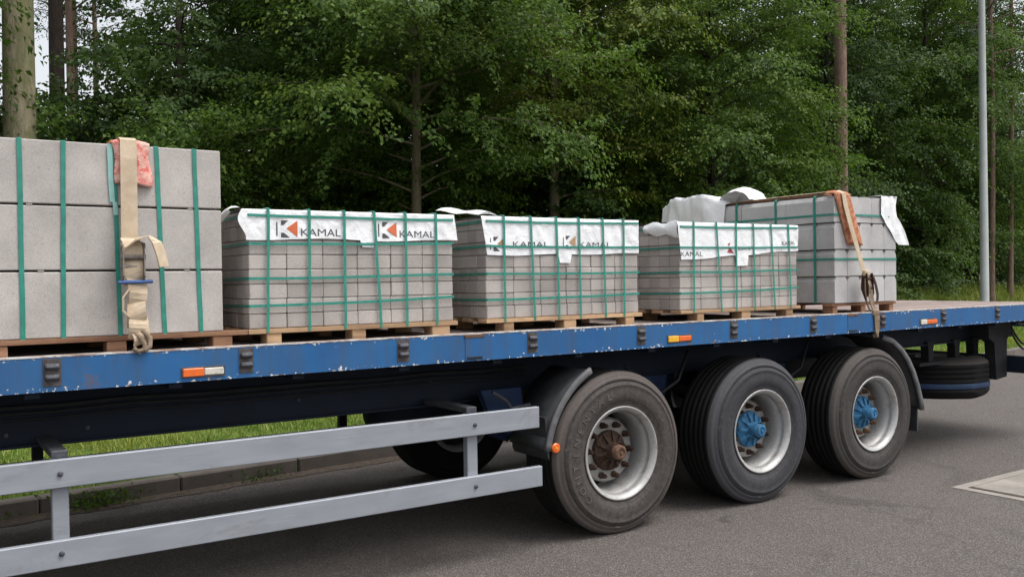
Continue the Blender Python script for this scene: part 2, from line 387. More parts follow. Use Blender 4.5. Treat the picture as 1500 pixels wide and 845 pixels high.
def raw(name, V, Fq, mat):
    me = bpy.data.meshes.new(name); nv = len(V); nf = len(Fq); k = Fq.shape[1]
    me.vertices.add(nv); me.vertices.foreach_set('co', V.astype(np.float32).ravel())
    me.loops.add(nf*k); me.loops.foreach_set('vertex_index', Fq.astype(np.int32).ravel())
    me.polygons.add(nf); me.polygons.foreach_set('loop_start', (np.arange(nf)*k).astype(np.int32))
    me.polygons.foreach_set('loop_total', np.full(nf, k, np.int32))
    me.update(calc_edges=True); me.materials.append(M[mat]); return me

# ------------------------------------------------------------------ ground
def kerbY(x): return 3.155+.118*x+.0008*x*x*0
KD = Vector((1, .118, 0)).normalized(); KN = Vector((-KD.y, KD.x, 0)); KA = math.atan(.118)
K0 = Vector((0, kerbY(0), 0))
def kp(s, t, z=0): return K0+KD*s+KN*t+Vector((0, 0, z))     # s along the kerb, t behind its face
b = MB(); b.add([(-400, -400, 0), (500, -400, 0), (500, 500, 0), (-400, 500, 0)], [(0, 1, 2, 3)])
tag(b.build('road', 'asphalt'), kind='structure')
# verge and forest floor: one rising sheet behind the kerb
def gz(s, t):
    h = .125+.33*min(1, max(0, (t-.3)/5.5))**1.3
    h += .5*min(1, max(0, (t-6)/30))
    return h + .03*noise.noise(Vector((s*.5, t*.5, 0)))*min(1, t)
def sheet(name, s0, s1, ts, ns, mat, lab=None):
    vs = []; fs = []
    for i in range(ns+1):
        for t in ts:
            s_ = s0+(s1-s0)*i/ns; vs.append(kp(s_, t, gz(s_, t)))
    k = len(ts)
    for i in range(ns):
        for j in range(k-1): fs.append([i*k+j, (i+1)*k+j, (i+1)*k+j+1, i*k+j+1])
    b = MB(); b.smooth = True; b.add(vs, fs); return tag(b.build(name, mat), kind='structure')
sheet('grass_verge', -60, 120, [.13, .3, .6, 1, 1.6, 2.4, 3.2, 4, 5, 5.8], 180, 'verge')
sheet('forest_floor', -60, 120, [5.8, 7, 9, 12, 16, 22, 30, 45, 80, 250], 90, 'floor')
kerb = tag(bpy.data.objects.new('kerb', None), kind='structure'); C.objects.link(kerb)
b = MB(); b.box(0, .992, 0, .13, -.05, .13, .012); km = b.mesh('kerb_stone', 'kerb')
for i in range(-8, 42):
    p = kp(i, random.uniform(-.004, .004), random.uniform(-.005, .004)); link('kerb_stone', km, kerb, p, (0, 0, KA+random.uniform(-.003, .003)))
# dirt strip lying in the gutter
b = MB(); vs = []; fs = []
for i in range(241):
    s_ = -8+i*.08; w_ = .13+.09*noise.noise(Vector((s_*1.7, 0, 3)))+.03*noise.noise(Vector((s_*9, 5, 3)))
    vs += [kp(s_, -w_, .0045), kp(s_, -w_*.4, .012), kp(s_, -.004, .02)]
for i in range(240):
    for j in (0, 1): fs.append([i*3+j, i*3+3+j, i*3+4+j, i*3+1+j])
b.smooth = True; b.add(vs, fs); tag(b.build('gutter_dirt', 'dirt'), kind='structure')
# concrete drain cover in the road at the right
dc = tag(bpy.data.objects.new('drain_cover', None), 'pale concrete drain cover let into the asphalt at the lower right', 'drain cover'); C.objects.link(dc); dc.location = (2.77, -.52, 0)
b = MB(); b.box(0, 1.5, -1.5, 0, -.05, .006, .002); b.build('surround', 'drain', dc)
b = MB()
for x0, x1, y0, y1 in ((.1, .985, -1.39, -.11), ): b.box(x0, x1, y0, y1, .0, .016, .004)
b.box(1., 1.41, -1.39, -.11, 0, .014, .004)
b.build('cover_slab', 'drain', dc)
b = MB(); 
for x0, x1, y0, y1 in ((.078, .1, -1.41, -.09), (.985, 1.0, -1.41, -.09), (.1, 1.41, -.108, -.09)): b.box(x0, x1, y0, y1, 0, .0085)
b.build('groove', 'dirt', dc)

# ------------------------------------------------------------------ trailer
DZ = 1.305
T = thing('flatbed_trailer', 'blue three-axle flatbed semi trailer loaded with pallets of concrete blocks', 'trailer', (0, 0, 0))
X0, X1 = -7.2, 5.9
def rail_sec(y0, sgn):
    b = MB()
    P = [(y0, 1.1602), (y0+sgn*.045, 1.1602), (y0+sgn*.045, 1.166), (y0+sgn*.006, 1.166), (y0+sgn*.006, 1.302), (y0+sgn*.07, 1.302), (y0+sgn*.07, 1.309), (y0, 1.309)]
    b.prism(P, 'X', X0, X1, 0)
    b.box(X0, X1, min(y0-sgn*.002, y0+sgn*.072), max(y0-sgn*.002, y0+sgn*.072), 1.309, 1.3145, 0, 1)
    return b
rail_sec(0, 1).build('side_rail', ['blue', 'edge'], T); rail_sec(2.5, -1).build('side_rail', ['blue', 'edge'], T)
# stake pockets
def pocket_mesh(sgn=-1):
    b = MB(); b.box(-.036, .036, -.003, .002, -.060, .060, .001, 1)
    for z in (.026, -.020):
        b.smooth = True; b.lathe([(-.029, .001), (-.029, .011), (-.024, .015), (.024, .015), (.029, .011), (.029, .001)], 14, 'X', (0, -.006, z), mi=0); b.smooth = False
        b.box(-.024, .024, -.024, -.004, z-.005, z+.003, .002, 0)
    return b.mesh('stake_pocket', ['lug', 'grimy'])
pmh = pocket_mesh()
for k in range(-4, 11):
    x = -3.228+.8481*k
    if x > X1-.1 or x < X0: continue
    link('stake_pocket', pmh, T, (x, 0, 1.243))
    link('stake_pocket', pmh, T, (x, 2.5, 1.243), (0, 0, math.pi))
b = MB(); b.box(-.06, .06, -.003, .002, -.07, .065, .001, 0); b.box(-.048, .048, -.010, -.002, -.066, -.055, .001, 1); b.box(-.065, .065, -.006, .002, .05, .068, .002, 2)
lm = b.mesh('lashing_plate', ['blue', 'black', 'rust'])
for x in (-1.085-.0, 2.33, -4.5): link('lashing_plate', lm, T, (x, 0, 1.24))
# side marker reflectors
def marker(x0, xm, x1, m0, m1, z):
    b = MB(); b.box(x0, xm-.001, -.012, 0, z-.02, z+.02, .004, 0); b.box(xm+.001, x1, -.009, 0, z-.017, z+.017, .004, 1)
    b.box(x0-.006, x1+.006, -.004, 0, z-.026, z+.026, .001, 2)
    b.build('side_marker', [m0, m1, 'lug'], T)
marker(-2.681, -2.582, -2.49, 'orange', 'cream', 1.203); marker(.394, .488, .604, 'amber', 'orange', 1.208); marker(3.223, 3.31, 3.46, 'cream', 'orange', 1.21)
# deck boards and cross members
for k in range(12):
    y0 = .073+k*.1965; b = MB(); b.box(X0+.05, X1-.05, y0, y0+.192, 1.265, DZ-random.uniform(0, .003), .003); b.build('deck_board', 'deck', T)
b = MB(); b.box(-.03, .03, .05, 2.45, 1.13, 1.262, 0); cm = b.mesh('cross_member', 'shaded_blue')
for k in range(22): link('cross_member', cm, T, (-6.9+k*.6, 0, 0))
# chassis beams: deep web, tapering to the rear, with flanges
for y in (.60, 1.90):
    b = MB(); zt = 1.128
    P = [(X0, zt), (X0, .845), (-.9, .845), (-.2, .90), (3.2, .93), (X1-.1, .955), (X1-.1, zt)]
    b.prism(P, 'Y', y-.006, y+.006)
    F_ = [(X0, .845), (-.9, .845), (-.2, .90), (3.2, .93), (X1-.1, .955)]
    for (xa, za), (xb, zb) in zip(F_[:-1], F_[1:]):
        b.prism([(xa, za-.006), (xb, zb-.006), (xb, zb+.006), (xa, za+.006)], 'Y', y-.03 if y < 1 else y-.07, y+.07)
    b.box(X0, X1-.1, y-.07, y+.07, zt-.0, zt+.002); b.build('chassis_beam', 'shaded_blue', T)
bb = MB(); bb.smooth = True; bb.lathe([(-.006, .001), (-.006, .011), (0, .012)], 10); bom = bb.mesh('bolt', 'lug')
for x, z in ((-3.05, 1.12), (-3.0, .905), (-3.36, .905), (-1.05, .985), (-1.9, .95)): link('bolt', bom, T, (x, .594, z))
# far-side web hoses / long tube visible below
# side guards (near and far)
def guard(y, sgn, x1u, x1l, posts):
    for z0, z1, x1 in ((.738, .8625, x1u), (.390, .5095, x1l)) if y == 0 else ((.74, .86, x1u), (.34, .45, x1l)):
        b = MB(); b.box(X0+.4, x1, min(y, y+sgn*.035), max(y, y+sgn*.035), z0, z1, .004); b.build('guard_rail', 'rail' if y == 0 else 'black', T)
    for x in posts:
        b = MB(); b.box(x-.034, x+.034, min(y+sgn*.037, y+sgn*.085), max(y+sgn*.037, y+sgn*.085), .40, .86, .004)
        b.build('guard_post', 'rail' if y == 0 else 'black', T)
        b = MB(); b.box(x-.034, x+.034, min(y+sgn*.04, y+sgn*.55), max(y+sgn*.04, y+sgn*.55), .862, .895, .003)
        b.build('guard_bracket', 'lug' if y == 0 else 'black', T)
        for z in (.80, .452): link('bolt', bom, T, (x-.004, y-sgn*.002, z), None if sgn > 0 else (0, 0, math.pi))
guard(0, 1, -.642, -.625, (-1.085, -3.2, -5.3)); guard(2.5, -1, -.642, -.625, (-.85, -3.03, -5.2))
# wheels -----------------------------------------------------------
M['tread'] = tyre_mat('grimy_shaded_tread_rubber', (.004, .0038, .0038), (.007, .006, .006), .4)  # grime plus the fender's shade, both put into the tread colour
def tyre_mesh(mat, letters=None):
    b = MB(); b.smooth = True
    side = [(.045, .262), (.03, .280), (.018, .292), (.013, .300), (.014, .303), (.008, .315), (.001, .335), (-.001, .338), (-.003, .341), (-.004, .375), (-.004, .40), (.0, .425), (-.002, .428), (-.002, .432), (.003, .436), (.006, .450), (.013, .453), (.013, .458), (.009, .461), (.013, .47), (.018, .480), (.025, .484), (.024, .489), (.034, .501), (.045, .5085), (.058, .514)]
    tread = []; W_ = .385; nR = 6; y = .058
    gw = .012; rw = (W_-2*.058-gw*(nR-1))/nR
    for k in range(nR):
        tread += [(y, .516), (y+.001, .5185), (y+rw-.001, .5185), (y+rw, .516)]
        y += rw
        if k < nR-1: tread += [(y+.001, .506), (y+gw-.001, .506)]; y += gw
    prof = side+tread+[(W_-a, r) for a, r in side[::-1]]
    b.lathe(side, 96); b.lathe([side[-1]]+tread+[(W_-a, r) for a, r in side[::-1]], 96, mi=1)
    # the loaded tyre flattens on the road and its sidewall bulges above the contact
    nv = []
    for x, y, z in b.v:
        t = max(0, (-z-.30)/.21)*math.exp(-(x/.16)**2); r_ = math.hypot(x, z)
        bl = .012*t*math.sin(min(1, max(0, (r_-.28)/.24))*math.pi)
        y2 = y-bl if y < .19 else y+bl
        nv.append((x, y2, max(z, -.5095)))
    b.v = nv
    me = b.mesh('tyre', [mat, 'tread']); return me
def text_mesh(txt, size, extr=0):
    cu = bpy.data.curves.new('t', 'FONT'); cu.body = txt; cu.size = size; cu.extrude = extr; cu.align_x = 'LEFT'; cu.resolution_u = 3
    o = bpy.data.objects.new('t', cu); C.objects.link(o)
    me = bpy.data.meshes.new_from_object(o.evaluated_get(bpy.context.evaluated_depsgraph_get()))
    bpy.data.objects.remove(o); bpy.data.curves.remove(cu); return me
def ring_text(txt, r, size, a_start, step, mat, parent):
    """raised letters standing round the sidewall, reading clockwise"""
    for i, ch in enumerate(txt):
        me = text_mesh(ch, size, .0022); a = a_start-step*i; V = []
        w = max([v.co.x for v in me.vertices])
        for v in me.vertices:
            lx, lz = (v.co.x-w/2)*1.15, v.co.y; ct, st = math.cos(a), math.sin(a)
            V.append(((r+lz)*ct+lx*st, -.0052-v.co.z*.9, (r+lz)*st-lx*ct))
        Fc = [list(p.vertices) for p in me.polygons]; bpy.data.meshes.remove(me)
        b = MB(); b.add(V, Fc); b.build('letter', mat, parent)
M['letter_rubber'] = tyre_mat('rubbed_raised_rubber', (.10, .09, .082), (.15, .135, .12), .6)
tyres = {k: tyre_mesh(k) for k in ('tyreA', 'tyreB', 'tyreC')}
def rim_meshes():
    b = MB(); b.smooth = True
    b.lathe([(.05, .262), (.02, .268), (.007, .286), (.004, .292), (.007, .297), (.012, .296), (.010, .288), (.018, .279), (.030, .272), (.034, .268), (.06, .264), (.075, .262), (.080, .256), (.15, .249), (.245, .247), (.26, .247), (.385-.02, .25), (.38, .29)], 72)
    rim = b.mesh('rim', 'rim')
    b = MB(); b.smooth = True
    n = 80
    b.lathe([(.245, .246), (.232, .238), (.205, .222), (.172, .208), (.160, .202), (.155, .195), (.153, .185), (.153, .11)], n, skip=lambda k, i: i in (1, 2) and (k % 8) in (0, 1, 2, 3))
    b.lathe([(.27, .25), (.27, .1)], 40, mi=1)
    disc = b.mesh('disc', ['disc', 'black'])
    return rim, disc
rimM, discM = rim_meshes()
def hub_mesh(mat, cap):
    b = MB(); b.smooth = True
    b.lathe([(.154, .130), (.132, .128), (.126, .122), (.124, .100), (.118, .090), (.112, .066), (.100, .060), (.045, .058)], 40, mi=0)
    b.smooth = False
    for k in range(10):
        t = 2*math.pi*(k+.5)/10; ct, st = math.cos(t), math.sin(t)
        P = [(.058, .092), (.075, .098), (.112, .112), (.126, .122), (.128, .15), (.09, .15), (.058, .11)]
        vs = []
        for w_ in (-.009, .009):
            for r_, y_ in P: vs.append((r_*ct-w_*st, y_, r_*st+w_*ct))
        n = len(P); b.add(vs, [list(range(n)), list(range(n, 2*n))[::-1]]+[[i, (i+1) % n, n+(i+1) % n, n+i] for i in range(n)], 0)
    b.smooth = True
    b.lathe([(.098, .054), (.075, .056), (.060, .056), (.058, .050), (.028, .048), (.020, .044), (.016, .036), (.014, .028), (.017, .026), (.017, .001)], 28, mi=1)
    b.smooth = False
    b.lathe([(.016, .0005), (.008, .0005), (.008, .012), (.016, .013)], 6, mi=1)
    return b.mesh('hub', [mat, cap])
b = MB(); b.lathe([(.155, .022), (.137, .022), (.127, .016), (.106, .0155), (.104, .013), (.104, .009), (.096, .009), (.096, .001)], 6); nutD = b.mesh('wheel_nut', 'rustdark')
b = MB(); b.lathe([(.155, .022), (.137, .022), (.127, .016), (.106, .0155), (.104, .013), (.104, .009), (.096, .009), (.096, .001)], 6); nutR = b.mesh('wheel_nut', 'rust')
hubs = {'rust': hub_mesh('rustdark', 'rust'), 'blue': hub_mesh('hubblue', 'hubblue')}
def wheel(x, y, tk, hk, nut, side=1, rot=0., label=None):
    w = sub('wheel', T, (x, y, .51), None if side > 0 else (0, 0, math.pi))
    link('tyre', tyres[tk], w)
    for nm, me in (('rim', rimM), ('disc', discM), ('hub', hubs[hk])): link(nm, me, w, (0, 0, 0), (0, rot, 0))
    if side > 0:
        for k in range(10):
            t = 2*math.pi*k/10-rot+.1; link('wheel_nut', nut, w, (.1675*math.cos(t), 0, .1675*math.sin(t)))
    if label: w['label'] = label
    return w
w1 = wheel(0, 0, 'tyreA', 'rust', nutD, rot=.15, label='wheel with rusty brown hub and lettered dusty tyre')
wheel(1.31, 0, 'tyreB', 'blue', nutD, rot=.4, label='wheel with blue hub and dark grey tyre')
wheel(2.62, 0, 'tyreC', 'blue', nutR, rot=.7, label='rearmost wheel with blue hub and rusty nuts')
for x in (0, 1.31, 2.62): wheel(x, 2.40, 'tyreB', 'blue', nutD, side=-1, rot=x)
ring_text('CONTINENTAL', .36, .06, R(222), R(11.5), 'letter_rubber', w1)
# axles, hangers, air springs
for x in (0, 1.31, 2.62):
    b = MB(); b.tube([(x, .25, .52), (x, 2.25, .52)], .065, 16); b.build('axle', 'black', T)
    for y in (.62, 1.88):
        b = MB(); b.prism([(x-.62, .90), (x-.40, .90), (x-.44, .62), (x-.50, .56), (x-.58, .60)], 'Y', y-.06, y+.06); b.build('suspension_hanger', 'blue_dark', T)
        b = MB(); b.prism([(x-.53, .66), (x-.1, .56), (x+.3, .60), (x+.3, .55), (x-.1, .47), (x-.53, .60)], 'Y', y-.05, y+.05); b.build('trailing_arm', 'black', T)
        b = MB(); b.smooth = True; b.lathe([(.6, .02), (.6, .12), (.65, .15), (.72, .135), (.79, .15), (.86, .12), (.90, .12)], 20, 'Z', (x+.27, y, 0)); b.build('air_spring', 'black', T)
    b = MB(); b.tube([(x-.1, .38, .5), (x-.1, .38, .8)], .07, 14); b.build('brake_chamber', 'black', T)
b = MB(); b.smooth = True; b.lathe([(-.5, .001), (-.48, .12), (-.42, .16), (.42, .16), (.48, .12), (.5, .001)], 24, 'X', (-1.0+.3, 1.2, .75)); b.build('tank_shape', 'shaded_blue', T)
b = MB(); b.smooth = True; b.lathe([(-.55, .001), (-.53, .12), (-.47, .17), (.47, .17), (.53, .12), (.55, .001)], 24, 'X', (3.05, 1.2, .83)); b.build('tank_shape', 'black', T)  # added dark body that closes the bright grass gap between the wheels
b = MB(); b.box(2.5, 3.6, 1.19, 1.21, .95, 1.1); b.build('gap_filler_bracket', 'black', T)  # added with it, fills the gap above
# blue bracket seen in front of the first wheel
b = MB(); b.prism([(-.80, .93), (-.50, .93), (-.47, .70), (-.60, .64), (-.72, .74)], 'Y', .40, .46); b.build('bracket', 'blue_dark', T)
b = MB(); b.tube([(-.78, .30, .93), (-.68, .30, .87), (-.64, .30, .82), (-.5, .30, .83)], .012, 8); b.build('air_pipe', 'lug', T)
# fenders: curved sheets with a rolled outer lip
def fender(pts, y0, y1, lip):
    n = len(pts); b = MB(); b.smooth = True
    vs = []; fs = []
    for (x, z), (nx, nz) in pts:
        th = .008
        vs += [(x, y0, z), (x, y1, z), (x+nx*th, y1, z+nz*th), (x+nx*th, y0, z+nz*th)]
    for i in range(n-1):
        for k in range(4): fs.append([i*4+k, i*4+(k+1) % 4, i*4+4+(k+1) % 4, i*4+4+k])
    fs += [[0, 1, 2, 3], [n*4-1, n*4-2, n*4-3, n*4-4]]
    b.add(vs, fs, 0)
    vs = []; fs = []                        # lip profile
    prof = [(0, -.016), (0, lip*.5), (-.008, lip), (-.022, lip*1.1), (-.03, lip*.8), (-.03, -.012), (-.02, -.022)]
    m_ = len(prof)
    for (x, z), (nx, nz) in pts:
        for dy, dn in prof: vs.append((x+nx*dn, y0+dy, z+nz*dn))
    for i in range(n-1):
        for k in range(m_): fs.append([i*m_+k, i*m_+(k+1) % m_, (i+1)*m_+(k+1) % m_, (i+1)*m_+k])
    fs += [list(range(m_)), [(n-1)*m_+k for k in range(m_)][::-1]]
    b.add(vs, fs, 1); return b
def arc(cx, cz, r, a0, a1, n, tail=0):
    out = []
    for i in range(n+1):
        a = R(a0+(a1-a0)*i/n); out.append(((cx+r*math.cos(a), cz+r*math.sin(a)), (math.cos(a), math.sin(a))))
    return out
pf = arc(.04, .50, .605, 116, 172, 16)
fender(pf, .05, .44, .022).build('mudguard', ['fender', 'fender_edge'], T)
b = MB(); b.lathe([(-.012, .001), (-.012, .024), (-.006, .030), (0, .031)], 18, c=(-.515, .018, .60)); b.lathe([(-.016, .001), (-.016, .007), (-.012, .008)], 10, c=(-.515, .018, .60), mi=1); b.build('marker_lamp', ['orange', 'amber'], T)
b = MB(); b.prism([(-.56, .78), (-.545, .55), (-.53, .52), (-.535, .78)], 'Y', .06, .44); b.build('mud_flap', 'fender', T)
pr = [((2.80, 1.10), (.3, .95)), ((2.93, 1.065), (.45, .89)), ((3.05, .99), (.65, .76)), ((3.14, .90), (.78, .62)), ((3.21, .80), (.88, .47)), ((3.27, .68), (.94, .33)), ((3.315, .56), (.98, .2)), ((3.335, .47), (1, .05))]
fender(pr, .08, .46, .022).build('mudguard', ['fender', 'fender_edge'], T)
b = MB(); b.box(3.32, 3.335, .1, .45, .285, .475, .002); b.build('mud_flap', 'fender', T)
for y in (2.05,):
    fender(arc(.04, .5, .62, 100, 172, 12), y, y+.4, .02).build('mudguard', ['fender', 'fender_edge'], T)
# small lamp between second and third wheel
b = MB(); b.smooth = True; b.lathe([(-.02, .001), (-.02, .012), (0, .02), (.03, .02)], 12, c=(1.95, .45, .78)); b.build('valve', 'amber', T)
for z, y, r_ in ((1.045, .575, .012), (1.015, .578, .009), (.985, .575, .007)):
    b = MB(); pts = [(X0+.2+i*.35, y+.006*math.sin(i*1.7), z-.012*abs(math.sin(i*1.3))) for i in range(20)]; b.smooth = True; b.tube(pts, r_, 8); b.build('air_line', 'black', T)
for x, z in ((.62, .80), (1.95, .80)):
    b = MB(); b.smooth = True; b.tube([(x-.3, .35, z+.22), (x-.15, .33, z+.05), (x, .33, z), (x+.2, .35, z+.08), (x+.35, .4, z+.28)], .011, 8); b.build('brake_hose', 'black', T)
# spare wheel lying flat in its cradle behind the rear axle
sw = sub('spare_wheel', T, (4.76, .86, .80), (-math.pi/2, 0, 0))
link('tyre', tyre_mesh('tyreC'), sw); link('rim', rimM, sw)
sw['label'] = 'spare wheel lying flat under the deck'
b = MB(); b.smooth = True; b.lathe([(.0, .521), (.004, .5245), (.045, .5245), (.05, .521)], 64, 'Z', (4.76, .86, .515)); o = b.build('blue_stripe', 'stripe', sw); o.rotation_euler = (math.pi/2, 0, 0)
for v_ in o.data.vertices: v_.co -= Vector((4.76, .86, .80))
b = MB()
for x in (4.28, 4.72, 5.05):
    b.prism([(x-.06, .97), (x+.06, .97), (x+.04, .90), (x+.035, .76), (x-.035, .76), (x-.04, .90)], 'Y', .56, .64)
b.box(4.0, 5.2, .5, .56, .755, .785); b.box(4.0, 5.2, 1.1, 1.16, .755, .785); b.build('spare_cradle', 'black', T)
# rear: post, underrun bar, cable loops
b = MB(); b.prism([(4.92, 1.15), (5.32, 1.15), (5.32, 1.02), (5.25, .95), (5.24, .59), (5.05, .57), (5.02, .93), (4.92, .98)], 'Y', .36, .46); b.build('bumper_bracket', 'black', T)
b = MB(); b.prism([(4.92, 1.15), (5.32, 1.15), (5.32, 1.02), (5.25, .95), (5.24, .59), (5.05, .57), (5.02, .93), (4.92, .98)], 'Y', 2.04, 2.14); b.build('bumper_bracket', 'black', T)
b = MB(); b.box(5.25, 5.35, .06, 2.44, .63, .79, .01); b.build('underrun_bar', 'shaded_blue', T)
for dz in (0, .05):
    b = MB(); pts = []
    for i in range(13):
        t = i/12; pts.append((5.22+.5*t, .3, 1.07-dz-.25*math.sin(t*math.pi)*.6-.05*t))
    b.tube(pts, .010, 8); b.build('cable', 'black', T)
b = MB(); b.box(X1-.1, X1, .0, 2.5, 1.05, 1.3, .005); b.build('rear_beam', 'blue', T)
b = MB(); b.box(X0, X0+.08, .0, 2.5, 1.05, 1.3, .005); b.build('front_beam', 'blue', T)

# ------------------------------------------------------------------ loads
def pallet(parent, x0, x1, y0, y1, zt, feet, mat, over=0.0):
    p = sub('pallet', parent)
    n = 6; d = (y1-y0)
    for k in range(n):
        w_ = .1; ya = y0-.006+(d-w_+.012)*k/(n-1)
        b = MB(); b.box(x0-.01, x1+.02+over, ya, ya+w_, zt-.022+random.uniform(-.002, 0), zt, .002); b.build('pallet_board', mat, p)
    for (fa, fb) in feet:
        for ya in (y0+.0, (y0+y1)/2-.05, y1-.1):
            b = MB(); b.box(fa, fb, ya, ya+.1, DZ+.0005, zt-.0235, .004); b.build('pallet_foot', mat, p)
    return p
def band_v(b, x, x2, y0, y1, zb, zt, w=.016, bow=.0):
    """a band round the pack in a YZ plane, x at the top and x2 at the bottom"""
    e = .004
    def X(z): return x+(x2-x)*(zt-z)/(zt-zb)
    pts = []; 
    for i in range(9): 
        z = zb+(zt-zb)*i/8; pts.append((X(z)+random.uniform(-.001, .001), y0-e, z))
    pts += [(x, y0+.01, zt+e), (x, (y0+y1)/2, zt+e), (x, y1-.01, zt+e), (x, y1+e, zt-.01), (x2, y1+e, zb)]
    b.ribbon(pts, (1, 0, 0), w, .0009)
def band_h(b, x0, x1, y0, y1, z, w=.016, dz=0, sag=0):
    e = .0055; pts = []; wd = []
    for i in range(7):
        t = i/6; pts.append((x0-e*.2+(x1-x0)*t, y0-e, z+dz*t-sag*4*t*(1-t)+random.uniform(-.0015, .0015)))
    pts += [(x1+e, y0+.01, z+dz), (x1+e, y1-.01, z+dz), (x1-.01, y1+e, z), (x0+.01, y1+e, z), (x0-e, y1-.01, z), (x0-e, (y0+y1)/2, z-sag), (x0-e, y0+.006, z), (x0, y0-e, z)]
    b.ribbon(pts, (0, 0, 1), w, .0009)
# --- wrinkled sheet: Y offset of the front drop, shared with the print on it
def wr(x, z, sd):
    return .008+.005*noise.noise(Vector((x*9, z*7, sd)))+.0025*noise.noise(Vector((x*24+z*14, z*20, sd+9)))+.0012*math.sin(x*60+sd+5*noise.noise(Vector((x*4, z*8, sd))))
def cover(parent, x0, x1, y0, y1, zt, zb, sd, name='plastic_cover', nx=90, nd=14, left=None, right=None):
    """zb(x): height of the lower hem; left/right(v): sideways reach of the two edges"""
    vs = []; fs = []; rows = []
    nt_ = 8
    for i in range(nx+1):
        u = i/nx; x = x0+(x1-x0)*u
        for j in range(nt_):
            y = y1+(y0-y1)*j/nt_; vs.append((x, y, zt+.004+.006*noise.noise(Vector((x*7, y*7, sd)))+.003))
        for j in range(nd+1):
            t = j/nd; z = zt+.002-(zt+.002-zb(x))*t; xx = x
            if left and u < .12: xx += left(t)*(1-u/.12)
            if right and u > .88: xx += right(t)*(u-.88)/.12
            vs.append((xx, y0-wr(xx, z, sd)-.004*min(1, t*4)*0, z))
    k = nt_+nd+1
    for i in range(nx):
        for j in range(k-1): fs.append([i*k+j, (i+1)*k+j, (i+1)*k+j+1, i*k+j+1])
    b = MB(); b.smooth = True; b.add(vs, fs); return b.build(name, 'sheet', parent)
def flat_print(name, polys_or_text, x, z, sx, sz, y0, sd, mat, parent, shear=0):
    if isinstance(polys_or_text, str):
        me = text_mesh(polys_or_text, 1.); V = [(v.co.x, v.co.y) for v in me.vertices]; Fc = [list(p.vertices) for p in me.polygons]; bpy.data.meshes.remove(me)
        w = max(v[0] for v in V); h = .73
        V = [(a/w, c/h) for a, c in V]
    else:
        V = []; Fc = []
        for pl in polys_or_text: o = len(V); V += pl; Fc.append([o+i for i in range(len(pl))])
    vs = [(x+a*sx, 0, z+c*sz+shear*a*sx) for a, c in V]
    vs = [(a, y0-wr(a, c, sd)-.0022, c) for a, _, c in vs]
    b = MB(); b.add(vs, Fc); return b.build(name, mat, parent)
def logo(parent, x, z, s, y0, sd, word_w, word_h, gap=.012, tri='ink_orange', dz=0., shear=0):
    K1 = [[(.0, .72), (.0, 1), (.42, 1), (.14, .72)], [(.0, 0), (.0, .28), (.16, .28), (.52, 0)]]
    flat_print('printed_mark', [[(-.28, .1), (-.28, .9), (-.2, .9), (-.2, .1)]], x, z, s, s, y0, sd, 'ink', parent)
    flat_print('printed_mark', K1, x, z, s, s, y0, sd, 'ink', parent)
    flat_print('printed_mark', [[(.30, .52), (.98, 1.0), (.98, .06)]], x, z, s, s, y0, sd, tri, parent)
    flat_print('printed_word', 'KAMAL', x+s+gap, z+dz, word_w, word_h, y0, sd, 'ink', parent, shear)

# paver pallets ------------------------------------------------------
b = MB(); b.box(-.0965, .0965, 0, .097, 0, .0722, .0035); pavF = b.mesh('concrete_block', 'paver')
def pavers(P, x0, x1, y0, y1, z0, nl, nc, hz):
    lx = (x1-x0)/nc; nd = int(round((y1-y0)/.1)); ly = (y1-y0)/nd
    for l in range(nl):
        off = random.uniform(-.003, .003)+(.006 if l == nl-1 else 0)
        for r in range(nd):
            cols = range(nc) if r in (0, nd-1) else (0, nc-1)
            for c in cols:
                if l == nl-1 and False: continue
                o = link('concrete_block', pavF, P, (x0+lx*(c+.5)+random.uniform(-.0012, .0012)+off, y0+ly*r+random.uniform(-.0015, .0015), z0+hz*l))
                o.scale = ((lx-.0022)/.193, (ly-.002)/.097, 1)
                o.rotation_euler = (0, 0, random.uniform(-.006, .006))
ZB = 1.388
spec2 = dict(x0=-2.322, x1=-1.148)
def paver_pack(name, label, x0, x1, vb, hb, feet, sd, zb, left, right, dy=.0, zt=1.985, yd=1.0):
    P = thing(name, label, 'block pallet', ((x0+x1)/2, .12+yd/2, DZ), 'pallets of small concrete blocks under white plastic')
    off = P.location.copy()
    # children are placed in world coordinates through an inverse offset
    pv = sub('stack', P, -off); pv.name = 'stack'
    return P
def finish(P, kids):
    """parent world-placed kids to the thing's empty"""
    for k in kids:
        k.parent = P; k.location = Vector(k.location)-P.location
class Pack:
    def __init__(s, name, label, cat, loc, group=None):
        s.before = set(C.objects); s.P = thing(name, label, cat, loc, group); s.args = None
    def done(s):
        new = [o for o in C.objects if o not in s.before and o is not s.P and o.parent is s.P]
        for o in new: o.location = Vector(o.location)-s.P.location
        return s.P
Y0 = .12
